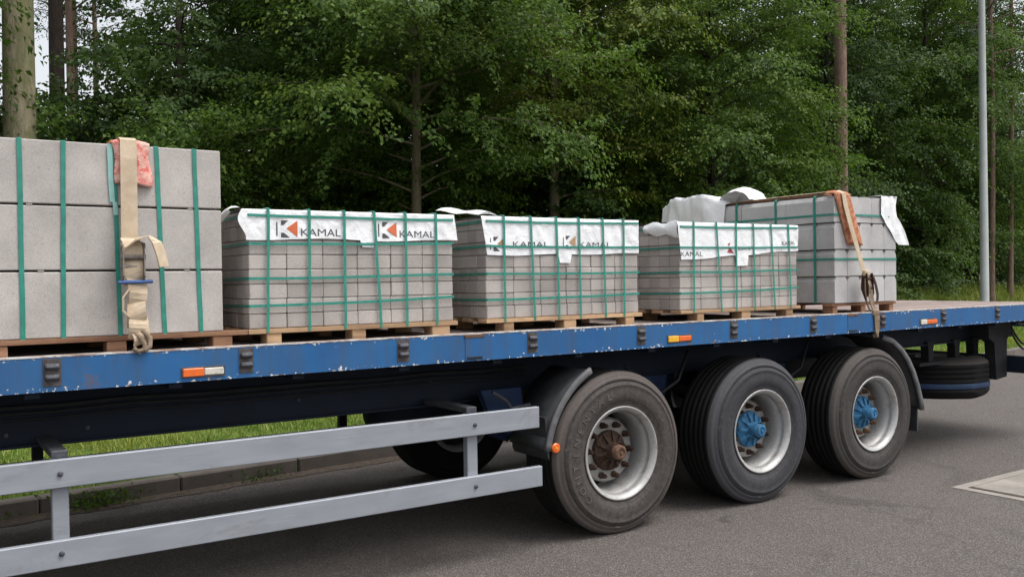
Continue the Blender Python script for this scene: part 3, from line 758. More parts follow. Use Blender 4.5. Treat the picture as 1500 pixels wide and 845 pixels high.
packs = [
 dict(label='banded pallet of grey blocks with a clean white cover, beside the tall slab stack', x=(-2.322, -1.148),
      vb=[(-2.222, -2.235), (-2.006, -2.014), (-1.812, -1.815), (-1.640, -1.607), (-1.452, -1.450), (-1.262, -1.262)], hb=[(1.957, 0), (1.815, .01), (1.640, .012), (1.502, .02)],
      feet=[(-2.239, -2.161), (-1.775, -1.696), (-1.292, -1.177)], sd=3.,
      zb=lambda x: 1.838+.006*math.sin(x*9)-(.035 if -1.72 < x < -1.63 else 0), left=lambda t: -.028-.02*math.sin(t*5), right=lambda t: .02*t+.006),
 dict(label='banded pallet of grey blocks, the middle one of the three under printed white plastic', x=(-.925, .250),
      vb=[(-.805, -.805), (-.612, -.590), (-.420, -.407), (-.246, -.240), (-.055, -.038), (.118, .116)], hb=[(1.957, .01), (1.812, .0), (1.650, .0), (1.498, .012)],
      feet=[(-.811, -.738), (-.367, -.271), (.131, .207)], sd=8.,
      zb=lambda x: 1.758+.012*(x+.9)+.004*math.sin(x*11)-(.055 if -.395 < x < -.30 else 0), left=lambda t: -.03+.04*t, right=lambda t: 0),
 dict(label='banded pallet of grey blocks whose white cover sags to the left, nearest the trailer rear', x=(.625, 1.832),
      vb=[(.748, .740), (.965, 1.01), (1.165, 1.160), (1.343, 1.352), (1.53, 1.565), (1.722, 1.742)], hb=[(1.955, .012), (1.815, .01), (1.645, .01), (1.502, .02)],
      feet=[(.778, .843), (1.218, 1.311), (1.695, 1.772)], sd=14.,
      zb=lambda x: 1.725+.06*(x-.6)+.004*math.sin(x*13)-(.075 if 1.165 < x < 1.285 else 0), left=lambda t: -.02+.03*t, right=lambda t: .004),
]
for q in packs:
    x0, x1 = q['x']; yd = 1.02; zt = ZB+8*.0745+.001
    pk = Pack('block_pallet', q['label'], 'block pallet', ((x0+x1)/2, Y0+yd/2, DZ), 'pallets of small concrete blocks under white plastic')
    P = pk.P
    pallet(P, x0, x1, Y0-.01, Y0+yd, ZB-.0025, q['feet'], 'pallet')
    pavers(P, x0, x1, Y0, Y0+yd, ZB, 8, 6, .0745)
    for a, c in q['vb']: b = MB(); band_v(b, a, c, Y0-.014, Y0+yd, ZB-.02, zt+.006, .0145); b.build('vertical_band', 'green_strap', P)
    for z, dz in q['hb']: b = MB(); band_h(b, x0, x1, Y0-.009, Y0+yd, z, .0135, dz, .004); b.build('horizontal_band', 'green_strap', P)
    cv = cover(P, x0-.004, x1+.004, Y0-.001, Y0+yd*.9, zt, q['zb'], q['sd'], left=q['left'], right=q['right'])
    if q['sd'] == 3.:
        logo(cv, -2.155, 1.846, .088, Y0, 3., .225, .040, .012, dz=.010, shear=0)
        logo(cv, -1.590, 1.850, .088, Y0, 3., .225, .038, .010, dz=.006)
    elif q['sd'] == 8.:
        logo(cv, -.875, 1.782, .085, Y0, 8., .27, .034, .045, 'pallet', dz=.026)
        logo(cv, -.345, 1.800, .080, Y0, 8., .26, .034, .02, 'pallet', dz=.010)
    else:
        flat_print('printed_word', 'KAMAL', .625, 1.755, .21, .032, Y0, 14., 'ink', cv)
        flat_print('printed_mark', [[(0, .1), (.45, .6), (1, 0)], [(0.1, .9), (.55, 1), (.3, .65)]], 1.075, 1.775, .07, .075, Y0, 14., 'ink_red', cv)
        flat_print('printed_word', 'KAMAL', 1.19, 1.795, .18, .026, Y0, 14., 'ink', cv, .06)
        flat_print('printed_word', 'KAMAL', 1.655, 1.835, .15, .03, Y0, 14., 'ink', cv, .05)
    q['P'] = P
    # flap of the cover falling over the left end
    b = MB(); b.smooth = True; vs = []; fs = []
    if q['sd'] == 3.:   # rolled flap, back part of the left end
        for i in range(9):
            for j in range(7):
                u, v = i/8, j/6
                vs.append((x0-.03-.055*math.sin(v*2.2)-.02*u, Y0+.03+.5*u, zt+.012-.10*v*(.4+.6*u)+.015*math.sin(u*7+v*2)))
        for i in range(8):
            for j in range(6): fs.append([i*7+j, i*7+7+j, i*7+8+j, i*7+1+j])
    elif q['sd'] == 8.:
        for i in range(9):
            for j in range(7):
                u, v = i/8, j/6
                vs.append((x0+.09-.13*v-.05*u, Y0+.01+.42*u, zt+.008+.05*u+.022*math.sin(v*3.1)+.006*math.sin(u*9)))
        for i in range(8):
            for j in range(6): fs.append([i*7+j, i*7+7+j, i*7+8+j, i*7+1+j])
    else:
        for i in range(9):
            for j in range(7):
                u, v = i/8, j/6
                vs.append((x0-.01-.022*math.sin(v*3), Y0-.01+.34*u, zt+.006-.105*v*(1-.3*u)+.01*math.sin(u*11+v*4)))
        for i in range(8):
            for j in range(6): fs.append([i*7+j, i*7+7+j, i*7+8+j, i*7+1+j])
    b.add(vs, fs); b.build('cover_flap', 'sheet', P)
    pk.done()

# slab stack at the left -------------------------------------------------
pk = Pack('slab_pallet', 'tall stack of three layers of long concrete slabs on a pallet at the far left', 'slab stack', (-3.1, .65, DZ)); P = pk.P
xs0, xs1 = -3.93, -2.453
pallet(P, xs0, xs1, Y0-.005, Y0+1.1, 1.384, [(-3.50, -3.385), (-2.985, -2.90), (-2.505, -2.41), (-3.95, -3.9)], 'pallet_old', .1)
for l, (za, zb_) in enumerate(((1.386, 1.680), (1.689, 1.975), (1.984, 2.266))):
    for k in range(4):
        b = MB(); b.box(xs0, xs1, Y0+k*.276, Y0+k*.276+.271, za, zb_, .004)
        o = b.build('concrete_slab', 'slab', P)
for l, xx in ((1.680, (-3.25, -2.62)), (1.975, (-3.29, -2.6))):
    for x in xx: b = MB(); b.box(x-.012, x+.012, Y0+.0, Y0+1., l, l+.009); b.build('spacer', 'drain', P)
for xt, xb in ((-3.325, -3.325), (-3.150, -3.165), (-2.940, -2.925), (-2.752, -2.728), (-2.578, -2.560), (-3.6, -3.6)):
    b = MB(); band_v(b, xt, xb, Y0, Y0+1.1, 1.37, 2.266, .020); b.build('vertical_band', 'green_strap', P)
b = MB(); b.ribbon([(-2.958, Y0-.008, 2.266), (-2.955, Y0-.008, 2.1), (-2.950, Y0-.007, 2.0)], (1, 0, 0), .022, .001); b.ribbon([(-2.940, Y0-.008, 2.0), (-2.936, Y0-.009, 1.94)], (1, 0, 0), .02, .001); b.build('band_end', 'green_pale', P)
pk.done()

# big grey notched blocks at the rear -----------------------------------
YB = .15; xa, xb_ = 2.318, 3.124; YE = 2.05
pk = Pack('large_block_pallet', 'tall pallet of smooth grey concrete blocks with notched corners at the rear of the load', 'block pallet', ((xa+xb_)/2, 1.1, DZ)); P = pk.P
pal = pallet(P, xa, xb_, YB+.02, YE, 1.386, [(xa+.0, xa+.06), (xa+.36, xa+.42), (xb_-.07, xb_-.01)], 'pallet_old')
nc, ndp, hz = 5, 4, .2125; w_ = (xb_-xa)/nc; dpt = (YE-YB)/ndp
b = MB(); hw = w_/2-.001; cz = .036; cx_ = .022; hh = hz-.008
b.prism([(-hw, 0), (hw, 0), (hw, hh-cz), (hw-cx_, hh), (-hw+cx_, hh), (-hw, hh-cz)], 'Y', 0, dpt-.004); nb = b.mesh('concrete_block', 'block')
for l in range(4):
    for c in range(nc):
        for r in range(ndp):
            link('concrete_block', nb, P, (xa+w_*(c+.5), YB+dpt*r+random.uniform(-.0015, .0015), 1.39+hz*l))
ztp = 1.39+hz*4
for y in (.33, .72, 1.15, 1.6):     # bands over the end face
    b = MB(); pts = [(xa-.005, y, 1.385), (xa-.005, y, ztp-.01), (xa+.01, y, ztp+.004), (xb_-.01, y, ztp+.004), (xb_+.005, y, ztp-.01), (xb_+.005, y, 1.385)]
    b.ribbon(pts, (0, 1, 0), .022, .001); b.build('vertical_band', 'green_strap', P)
for z in (2.085, 1.735): b = MB(); band_h(b, xa, xb_, YB, YE, z, .016, -.0, .0); b.build('horizontal_band', 'green_strap', P)
# plastic bundled over the back half of its end face and top
b = MB(); b.smooth = True; vs = []; fs = []
nu, nv = 34, 22
for i in range(nu+1):
    u = i/nu; y = 1.27+.80*u
    for j in range(nv+1):
        v = j/nv
        a = v*2.6
        bul = (.02+.06*math.sin(min(1,(1-u)*2.2)*math.pi/2))*math.sin(min(1,u*4)*math.pi/2)**.5+.035*noise.noise(Vector((u*5, v*3, 1)))+.02*noise.noise(Vector((u*14, v*9, 4)))
        edge = math.sin(min(1, u*5)*math.pi/2)*math.sin(min(1, (1-u)*5)*math.pi/2)
        if v < .45: p = (xa+.30*(1-v/.45)*1.0-.0, y, ztp+.012+bul*(.6+.4*edge))
        else:
            t = (v-.45)/.55; p = (xa-.01-bul*edge*1.2, y+.05*t, ztp+.012+bul*(.6+.4*edge)*(1-t)-.36*t)
        vs.append(p)
k = nv+1
for i in range(nu):
    for j in range(nv): fs.append([i*k+j, i*k+k+j, i*k+k+1+j, i*k+1+j])
b.add(vs, fs); b.build('bunched_cover', 'sheet', P)
b = MB(); b.smooth = True; vs = []; fs = []
for i in range(17):
    for j in range(11):
        u, v = i/16, j/10
        vs.append((xa-.03+.28*v, .98+.36*u+.05*noise.noise(Vector((v*4, 0, 2))), ztp+.03+.12*math.sin(u*math.pi)**.5*math.sin((v*.85+.15)*math.pi)**.5+.012*noise.noise(Vector((u*6, v*6, 7)))))
for i in range(16):
    for j in range(10): fs.append([i*11+j, i*11+11+j, i*11+12+j, i*11+1+j])
b.add(vs, fs); b.build('cover_fold', 'sheet', P)
# plastic hanging over the right corner
b = MB(); b.smooth = True; vs = []; fs = []
nu, nv = 18, 26
for i in range(nu+1):
    u = i/nu
    for j in range(nv+1):
        v = j/nv; z = ztp+.012-.40*v
        xl = xb_-.215 if v < .40 else xb_-.215+(v-.40)/.60*.235
        xr = xb_+.012-.03*math.sin(v*6.5)*.6+(max(0, v-.42)*.28)
        x = xl+(xr-xl)*u
        vs.append((x, YB-.012-.012*noise.noise(Vector((x*14, z*9, 3)))-.02*max(0, (x-xb_)/.1)*0, z))
k = nv+1
for i in range(nu):
    for j in range(nv): fs.append([i*k+j, i*k+k+j, i*k+k+1+j, i*k+1+j])
b.add(vs, fs)
vs = []; fs = []
for i in range(nu+1):
    u = i/nu
    for j in range(7): v = j/6; vs.append((xb_-.215+.23*u, YB-.012+.8*v, ztp+.012+.012*noise.noise(Vector((u*5, v*5, 3)))))
for i in range(nu):
    for j in range(6): fs.append([i*7+j, i*7+7+j, i*7+8+j, i*7+1+j])
b.add(vs, fs); b.build('corner_cover', 'sheet', P)
pk.done()
o = MB(); o.box(-.06, .06, -.0, 1.2, 0, .022, .002)
o = o.build('wooden_board', 'pallet_old', None, (xa+.12, .30, ztp+.006)); tag(o, 'long brown wooden board lying on top of the large grey blocks', 'board')

# ------------------------------------------------------------------ cargo straps
yw = .05
S1 = thing('ratchet_strap', 'beige ratchet strap over the tall slab stack with blue bar and loose tail', 'cargo strap', (-2.88, .0, DZ), 'lashing straps')
off = Vector(S1.location)
def L(b, name, mat, parent, off):
    o = b.build(name, mat, parent); o.location = -off; return o
b = MB(); pts = [(-2.88, 1.2, 1.4), (-2.88, 1.24, 2.2), (-2.88, 1.2, 2.275), (-2.88, .13, 2.300), (-2.882, .085, 2.285), (-2.884, .075, 2.2), (-2.886, .070, 2.0), (-2.888, .066, 1.86), (-2.888, .062, 1.80)]
b.ribbon(pts, (1, 0, 0), .072, .0018); L(b, 'webbing', 'web', S1, off)
# ratchet body: two side cheeks, spool and handle plates
b = MB()
for dx in (-.045, .045): b.prism([(.01, 1.80), (.055, 1.82), (.075, 1.70), (.04, 1.63), (.0, 1.66)], 'X', -2.882+dx-.003, -2.882+dx+.003)
for z, y, r in ((1.795, .035, .016), (1.745, .025, .012), (1.70, .035, .010)): b.tube([(-2.935, y, z), (-2.829, y, z)], r, 12)
L(b, 'ratchet', 'rat', S1, off)
b = MB(); b.tube([(-2.948, .02, 1.63), (-2.80, .02, 1.632)], .009, 10); L(b, 'ratchet_bar', 'steel_blue', S1, off)
b = MB(); 
pts = [(-2.89, .06, 1.83), (-2.89, .025, 1.815), (-2.885, .012, 1.79), (-2.880, .02, 1.755)]; b.ribbon(pts, (1, 0, 0), .08, .003)
# folded tail leaping off to the right
pts = [(-2.91, .03, 1.79), (-2.87, .0, 1.825), (-2.82, -.01, 1.838), (-2.785, -.005, 1.81), (-2.765, .005, 1.755), (-2.752, .01, 1.70)]
b.ribbon(pts, [(0.25, 1, .2)]*2+[(.35, 1, .1)]+[(.75, .7, .1)]*3, .07, .003)
L(b, 'loose_tail', 'web', S1, off)
b = MB()
for k_, (z0, z1, w0, w1, tx, tw) in enumerate(((1.745, 1.62, .085, .098, .0, .25), (1.66, 1.50, .095, .07, .008, -.35), (1.55, 1.43, .075, .09, -.004, .3), (1.47, 1.37, .09, .085, .0, -.25), (1.42, 1.345, .085, .06, .008, .5))):
    n = 6; pts = []; wd = []; ww = []
    for i in range(n+1):
        t = i/n; pts.append((-2.876+tx*math.sin(t*3)+.012*k_*.3, .05-.022*math.sin(t*math.pi)-.004*k_, z0+(z1-z0)*t)); a = tw*(t-.5)*2+.1*math.sin(k_*2.3)
        wd.append((math.cos(a), math.sin(a)*.6, tw*.5)); ww.append(w0+(w1-w0)*t)
    b.ribbon(pts, wd, ww, .004)
b.ribbon([(-2.90, .02, 1.60), (-2.93, .015, 1.56), (-2.93, .02, 1.50), (-2.90, .02, 1.47)], (.3, 1, 0), .04, .003)
L(b, 'wound_webbing', 'web', S1, off)
b = MB(); b.tube([(-2.885, .03, 1.40), (-2.86, .005, 1.375), (-2.845, -.004, 1.345), (-2.85, -.008, 1.322), (-2.875, -.008, 1.315), (-2.895, -.006, 1.33)], .011, 10)
b.tube([(-2.85, .02, 1.41), (-2.82, .002, 1.37), (-2.825, -.006, 1.335), (-2.85, -.01, 1.318)], .012, 10); L(b, 'hook', 'web_dirty', S1, off)

def pad(name, label, cx, w, z0, z1, ytop, mat, lean=0., yf=.1, thick=.012, rag=1.):
    b = MB(); b.smooth = True; vs = []; fs = []; nu, nv = 16, 24
    for sgn in (0, 1):
        for i in range(nu+1):
            u = i/nu
            for j in range(nv+1):
                v = j/nv
                if v < .25: y = ytop+(yf-ytop)*(v/.25); z = z1+.008
                else: t = (v-.25)/.75; y = yf; z = z1+.008-(z1-z0)*t
                t = max(0, (v-.25)/.75)
                x = cx+w*(u-.5)*(1+.07*math.sin(v*9)*rag)+lean*t
                n1 = .010*noise.noise(Vector((x*22, z*16, 5)))+.004*noise.noise(Vector((x*60, z*50, 5)))
                zz = z+(.01*math.sin(u*5)*rag if v > .9 else 0)
                o_ = thick*(1-.6*(abs(u-.5)*2)**6) if sgn else 0
                if v < .25: vs.append((x, y, zz+o_+n1))
                else: vs.append((x, y-o_+n1*.6, zz+(n1 if v < .35 else 0)))
    k = nv+1; N = (nu+1)*k
    for s_ in (0, N):
        for i in range(nu):
            for j in range(nv): fs.append([s_+i*k+j, s_+i*k+k+j, s_+i*k+k+1+j, s_+i*k+1+j])
    for i in range(nu):
        for j in (0, nv): fs.append([i*k+j, i*k+k+j, N+i*k+k+j, N+i*k+j])
    for j in range(nv):
        for i in (0, nu): fs.append([i*k+j, i*k+j+1, N+i*k+j+1, N+i*k+j])
    b.add(vs, fs); o = b.build(name, mat); return tag(o, label, 'edge pad', 'cloth pads under the lashing straps')
pad('edge_pad', 'crumpled red and white cloth pad under the strap on the tall slab stack', -2.868, .158, 2.075, 2.270, .38, 'pad_red', .012, .112, .018)
pad('edge_pad', 'long orange brown pad under the strap on the rear grey blocks', 2.405, .19, 1.84, ztp+.002, .22, 'pad_brown', .16, .142, .02, .4)

S2 = thing('ratchet_strap', 'narrow beige lashing strap with a dark rusty ratchet on the rear grey blocks', 'cargo strap', (2.6, .0, DZ), 'lashing straps')
off = Vector(S2.location)
b = MB(); b.ribbon([(2.5, 2.1, 1.5), (2.40, 2.12, 2.2), (2.385, 2.07, ztp+.02), (2.385, .16, ztp+.034), (2.392, .115, ztp+.012), (2.41, .108, 2.15), (2.46, .095, 1.98), (2.52, .08, 1.8), (2.575, .065, 1.62)], (1, 0, .15), .05, .0015); L(b, 'webbing', 'web', S2, off)
b = MB(); 
b.box(2.555, 2.63, .045, .075, 1.60, 1.645, .006, 1)
for dx in (-.035, .035): b.prism([(.03, 1.62), (.08, 1.62), (.09, 1.5), (.05, 1.40), (.02, 1.46)], 'X', 2.60+dx-.003, 2.60+dx+.003, 0)
b.tube([(2.56, .05, 1.575), (2.64, .05, 1.575)], .016, 10, mi=0); b.tube([(2.56, .04, 1.50), (2.65, .04, 1.50)], .012, 10, mi=0)
b.ribbon([(2.64, .03, 1.59), (2.66, .02, 1.52), (2.68, .02, 1.45), (2.675, .02, 1.40)], (1, .2, .2), .03, .004, 0)
L(b, 'ratchet', ['rustdark', 'web'], S2, off)
b = MB(); b.ribbon([(2.60, .055, 1.60), (2.60, .03, 1.52), (2.605, .03, 1.44), (2.615, .02, 1.36), (2.62, -.004, 1.32)], [(1, 0, 0), (1, .3, .1), (1, -.3, 0), (1, .2, .1), (1, 0, 0)], [.05, .06, .045, .06, .06], .004)
b.ribbon([(2.56, .05, 1.58), (2.555, .045, 1.48), (2.57, .04, 1.38), (2.59, .03, 1.33)], (.7, .7, 0), .045, .003)
L(b, 'wound_webbing', 'web_dirty', S2, off)
b = MB(); b.box(2.575, 2.66, -.014, .03, 1.285, 1.335, .008); b.prism([(2.59, 1.29), (2.655, 1.29), (2.65, 1.17), (2.635, 1.13), (2.61, 1.13), (2.60, 1.17)], 'Y', -.014, -.005)
b.tube([(2.622, -.010, 1.15), (2.622, -.012, 1.125), (2.622, .012, 1.118), (2.622, .02, 1.14)], .012, 8); L(b, 'hook', 'web_dirty', S2, off)

# ------------------------------------------------------------------ lamp post
lp = Vector((14.95, 5.94, 0)); 
LP = thing('lamp_post', 'slender pale grey metal lamp post on the verge at the right', 'lamp post', lp)
b = MB(); b.smooth = True; b.lathe([(.05, .115), (.9, .112), (.95, .088), (9.5, .055)], 20, 'Z'); b.build('pole', 'lamp_metal', LP)
b = MB(); b.smooth = True; b.tube([(0, 0, 9.4), (0, -.4, 9.8), (0, -1.2, 10.)], .04, 10); b.build('arm', 'lamp_metal', LP)
b = MB(); b.box(-.15, .15, -1.9, -1.2, 9.93, 10.05, .03); b.build('lamp_head', 'lamp_metal', LP)

# ------------------------------------------------------------------ vegetation
def frame(d):
    a = np.where(np.abs(d[:, 2:3]) < .9, np.array([[0, 0, 1.]]), np.array([[1., 0, 0]]))
    x = np.cross(d, a); x /= np.linalg.norm(x, axis=1, keepdims=True)+1e-9
    return x, np.cross(x, d)
def leaves(P, D, N, L_, Wd, r, fold=.15):
    """P base, D direction, N up normal; one rhombic quad per leaf"""
    Sd = np.cross(D, N); Sd /= np.linalg.norm(Sd, axis=1, keepdims=True)+1e-9
    Nn = np.cross(Sd, D)
    L_ = L_[:, None]; w = Wd[:, None]
    mid = P+D*L_*.45
    V = np.stack([P, mid+Sd*w+Nn*w*fold*2, P+D*L_-Nn*L_*.12, mid-Sd*w+Nn*w*fold*2], 1)
    return V.reshape(-1, 3)
def quads(V): return np.arange(len(V)).reshape(-1, 4)
def unit(v): return v/(np.linalg.norm(v, axis=-1, keepdims=True)+1e-9)
def make_tree(seed, H, z0, Rm, nl, leaf, density, shape='beech', tr=.12, droop=.5, wfac=.32, up=.35, gap=None):
    """returns trunk tube list, branch tube list and leaf vertex array"""
    r = np.random.default_rng(seed); br = []; LV = []
    for i in range(nl):
        f = (i+.5)/nl; z = z0+(H*.97-z0)*f
        if shape == 'beech': prof = math.sin(min(1, (f*.9+.22))*math.pi)**.55 if f < .87 else .55*(1-f)/.13+.12
        elif shape == 'spruce': prof = (1-f)**.8*.95+.05
        else: prof = .55+.45*math.sin(f*math.pi)
        Ln = Rm*prof*r.uniform(.65, 1.15); az = i*2.39996+r.uniform(-.5, .5)
        if gap and z < gap[1] and math.cos(az-gap[0]) > .62: continue
        el = up+r.uniform(-.2, .2) + (f*.5 if shape != 'spruce' else -.1)
        h = np.array([math.cos(az), math.sin(az), 0]); n = 9; pts = []
        p = np.array([0, 0, z]); e = el; a_ = az
        for k in range(n):
            pts.append(p.copy()); e -= droop/n*(1+.6*r.standard_normal()*.5); a_ += r.uniform(-.12, .12)
            p = p+np.array([math.cos(a_)*math.cos(e), math.sin(a_)*math.cos(e), math.sin(e)])*Ln/n
        pts.append(p); pts = np.array(pts); br.append((pts, max(.006, tr*.22*Ln/Rm+.006)))
        nt_ = max(4, int(Ln*density))
        for t in range(nt_):
            s_ = (t+r.uniform(0, 1))/nt_; s_ = .16+.84*s_; q = s_*(len(pts)-1); k = min(int(q), len(pts)-2)
            base = pts[k]+(pts[k+1]-pts[k])*(q-k); d = unit(pts[k+1]-pts[k]); sd_ = unit(np.cross(d, [0, 0, 1]))
            side = 1 if t % 2 else -1
            tl = Ln*(.20+.28*(1-s_))*r.uniform(.6, 1.2)+.12
            td = unit(d*r.uniform(.4, 1.)+sd_*side*r.uniform(.3, 1.)+np.array([0, 0, r.uniform(-.55, .5)]))
            nlv = max(6, int(tl/(leaf*.27)))
            u = (np.arange(nlv)+r.uniform(0, 1, nlv))/nlv
            sag = np.array([0, 0, -1.])*(u[:, None]**2)*tl*.22
            P = base+td*tl*u[:, None]+sag+r.normal(0, leaf*.55, (nlv, 3))
            ss = np.where(np.arange(nlv) % 2, 1, -1)[:, None]
            lat = unit(np.cross(td, [0, 0, 1]))
            D = unit(td*r.uniform(.2, 1, (nlv, 1))+lat*ss*r.uniform(.3, 1., (nlv, 1))+np.array([0, 0, -1])*r.uniform(-.2, 1.1, (nlv, 1)))
            Nn = unit(np.array([0, 0, 1.])+r.normal(0, .5, (nlv, 3))+h*.8)
            LL = leaf*r.uniform(.65, 1.25, nlv)
            LV.append(leaves(P, D, Nn, LL, LL*wfac, r))
    return br, np.concatenate(LV)
def branch_mesh(br, mat):
    b = MB(); b.smooth = True
    for pts, r0 in br:
        n = len(pts); b.tube([tuple(p) for p in pts[::2]]+[tuple(pts[-1])] if n % 2 == 0 else [tuple(p) for p in pts[::2]], [r0*(1-.85*i/((n+1)//2)) for i in range(len(pts[::2])+(1 if n % 2 == 0 else 0))], 5, False)
    return b.mesh('branches', mat)
def trunk_mesh(seed, H, r0, mat, lean=.0, sides=14, taper=.85):
    r = np.random.default_rng(seed); pts = []; rad = []; n = 16
    for i in range(n+1):
        f = i/n; pts.append((lean*H*f+.05*math.sin(f*5+seed)*min(1, H/10)*(f > 0), .05*math.cos(f*4+seed)*f, -.15+(H+.15)*f)); rad.append(r0*(1-taper*f**1.2)*(1+.45*math.exp(-f*n*1.3)))
    b = MB(); b.smooth = True; b.tube(pts, rad, sides, True); return b.mesh('trunk', mat)
def variant(seed, H, z0, Rm, nl, leaf, dens, shape, r0, lm_, bm_, **kw):
    br, LV = make_tree(seed, H, z0, Rm, nl, leaf, dens, shape, r0, **kw)
    return dict(tr=trunk_mesh(seed, H, r0, bm_), br=branch_mesh(br, bm_), cr=raw('crown', LV, quads(LV), lm_), n=len(LV)//4)
VAR = {
 'beechA': variant(11, 12, 1.7, 3.5, 92, .082, 11., 'beech', .10, 'leaf', 'bark', wfac=.34, droop=.7, gap=(R(-118), 3.6)),
 'beechB': variant(12, 12, 2.2, 3.2, 86, .08, 11., 'beech', .12, 'leaf_olive', 'bark', droop=.6, wfac=.34, gap=(R(-125), 3.6)),
 'hornC': variant(13, 11, 1.0, 3.3, 96, .078, 11., 'beech', .10, 'leaf', 'bark_dark', droop=1.1, up=.55, wfac=.33),
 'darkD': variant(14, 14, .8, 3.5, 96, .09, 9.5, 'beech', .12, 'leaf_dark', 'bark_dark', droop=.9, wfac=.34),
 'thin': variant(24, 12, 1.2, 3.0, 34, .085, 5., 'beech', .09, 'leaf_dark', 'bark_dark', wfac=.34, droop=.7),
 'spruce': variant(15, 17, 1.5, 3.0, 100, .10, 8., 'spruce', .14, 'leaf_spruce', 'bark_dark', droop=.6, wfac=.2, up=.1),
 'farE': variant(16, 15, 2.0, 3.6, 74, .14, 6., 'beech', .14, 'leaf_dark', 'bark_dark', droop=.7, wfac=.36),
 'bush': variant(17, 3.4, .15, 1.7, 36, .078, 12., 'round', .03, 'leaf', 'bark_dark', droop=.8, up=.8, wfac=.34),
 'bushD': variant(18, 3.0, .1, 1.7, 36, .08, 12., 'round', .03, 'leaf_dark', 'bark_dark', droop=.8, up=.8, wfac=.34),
 'pineT': variant(19, 17, 8.5, 2.4, 34, .11, 6., 'beech', .13, 'leaf_spruce', 'bark_pine', wfac=.18),
}
def gh(x, y):
    d = Vector((x, y, 0))-K0; return gz(d.dot(KD), max(.14, d.dot(KN)))
def tree(x, y, v, label, s=1., rot=None, group=None, name='broadleaf_tree', trunk=None, cat='tree', sz=None):
    V = VAR[v]; o = thing(name, label, cat, (x, y, gh(x, y)-.03), group)
    a = random.uniform(0, 6.28) if rot is None else rot
    for nm, me in (('trunk', trunk or V['tr']), ('branches', V['br']), ('crown', V['cr'])):
        c = link(nm, me, o, (0, 0, 0), (0, 0, a)); c.scale = (s, s, sz or s)
        if nm == 'crown': c['kind'] = 'stuff'
    return o
TP = []
exec_trees = True
# front row
tree(-2.34, 10, 'pineT', 'thick pale mossy trunk standing at the far left behind the slab stack', 1., 1., name='spruce_tree', trunk=trunk_mesh(5, 17, .225, 'bark_pale', 0, 24, .5))
tree(3.87, 10, 'beechA', 'green beech with a slim pale trunk rising behind the first covered pallet', 1., 0.)
tree(7.3, 10.6, 'beechB', 'yellowish green oak with a bare lower trunk behind the middle covered pallet', 1., 0.)
tree(11.0, 9.8, 'hornC', 'drooping light green tree left of the tall bare pine trunk', 1., 4.0)
tree(13.4, 8.2+2.3, 'pineT', 'tall straight bare reddish pine trunk right of centre', 1.1, 1., sz=1.35, name='pine_tree', trunk=trunk_mesh(9, 19, .135, 'bark_pine', 0, 16, .35)).location = (14.4, 9.0, gh(14.4, 9.0))
tree(18.5, 12.4, 'darkD', 'broad dark green tree between the pine trunk and the lamp post', 1.05, 5.2)
tree(22.9, 12.2, 'hornC', 'green leafy tree directly behind the lamp post', 1.15, 1.2)
tree(22.9, 10.1, 'pineT', 'thin reddish pine trunk hidden just behind the lamp post', .8, 2., name='pine_tree', trunk=trunk_mesh(21, 15, .11, 'bark_pine', 0, 12, .4))
tree(25.2, 10.8, 'pineT', 'leaning reddish pine trunk at the upper right edge', .8, 3., name='pine_tree', trunk=trunk_mesh(22, 15, .10, 'bark_pine', -.02, 12, .4))
tree(27.5, 13.4, 'darkD', 'dark green tree at the right edge beyond the leaning pine', 1., 2.4)
tree(.5, 12.6, 'thin', 'dark leafy tree between the thick pale trunk and the green beech', .9, 3.4)
tree(-.9, 17.5, 'pineT', 'dark straight trunk right of the thick pale one', 1., 1., name='pine_tree', trunk=trunk_mesh(31, 18, .17, 'bark_dark', 0, 14, .4))
# second and third rows, a few more rows for depth
G = 'dark trees deep in the forest'
lab = 'dark leafy tree standing deeper in the forest behind the front row'
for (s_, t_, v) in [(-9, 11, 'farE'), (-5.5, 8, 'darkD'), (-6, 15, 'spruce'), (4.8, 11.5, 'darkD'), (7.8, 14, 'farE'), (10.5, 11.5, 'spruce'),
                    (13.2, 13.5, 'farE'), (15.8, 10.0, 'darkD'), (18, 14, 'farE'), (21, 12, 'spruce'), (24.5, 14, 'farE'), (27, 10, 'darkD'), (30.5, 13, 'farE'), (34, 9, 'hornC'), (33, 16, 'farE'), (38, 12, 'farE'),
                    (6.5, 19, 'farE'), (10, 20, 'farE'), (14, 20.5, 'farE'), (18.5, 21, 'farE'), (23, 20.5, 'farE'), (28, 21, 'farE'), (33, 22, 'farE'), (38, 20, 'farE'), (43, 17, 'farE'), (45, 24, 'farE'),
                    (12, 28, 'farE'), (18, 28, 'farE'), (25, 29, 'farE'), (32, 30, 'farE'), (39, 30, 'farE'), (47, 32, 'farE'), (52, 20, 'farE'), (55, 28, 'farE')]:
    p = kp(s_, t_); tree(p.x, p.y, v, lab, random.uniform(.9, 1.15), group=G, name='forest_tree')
# trunks only visible as dark poles at the left
for (s_, t_, r_) in ((2.0, 18, .12), (3.2, 22, .14), (5, 26, .15), (-.5, 24, .13)):
    p = kp(s_, t_); tree(p.x, p.y, 'pineT', 'slim dark pine trunk against the bright gap at the upper left', 1., group='slim pine trunks at the upper left', name='pine_tree')
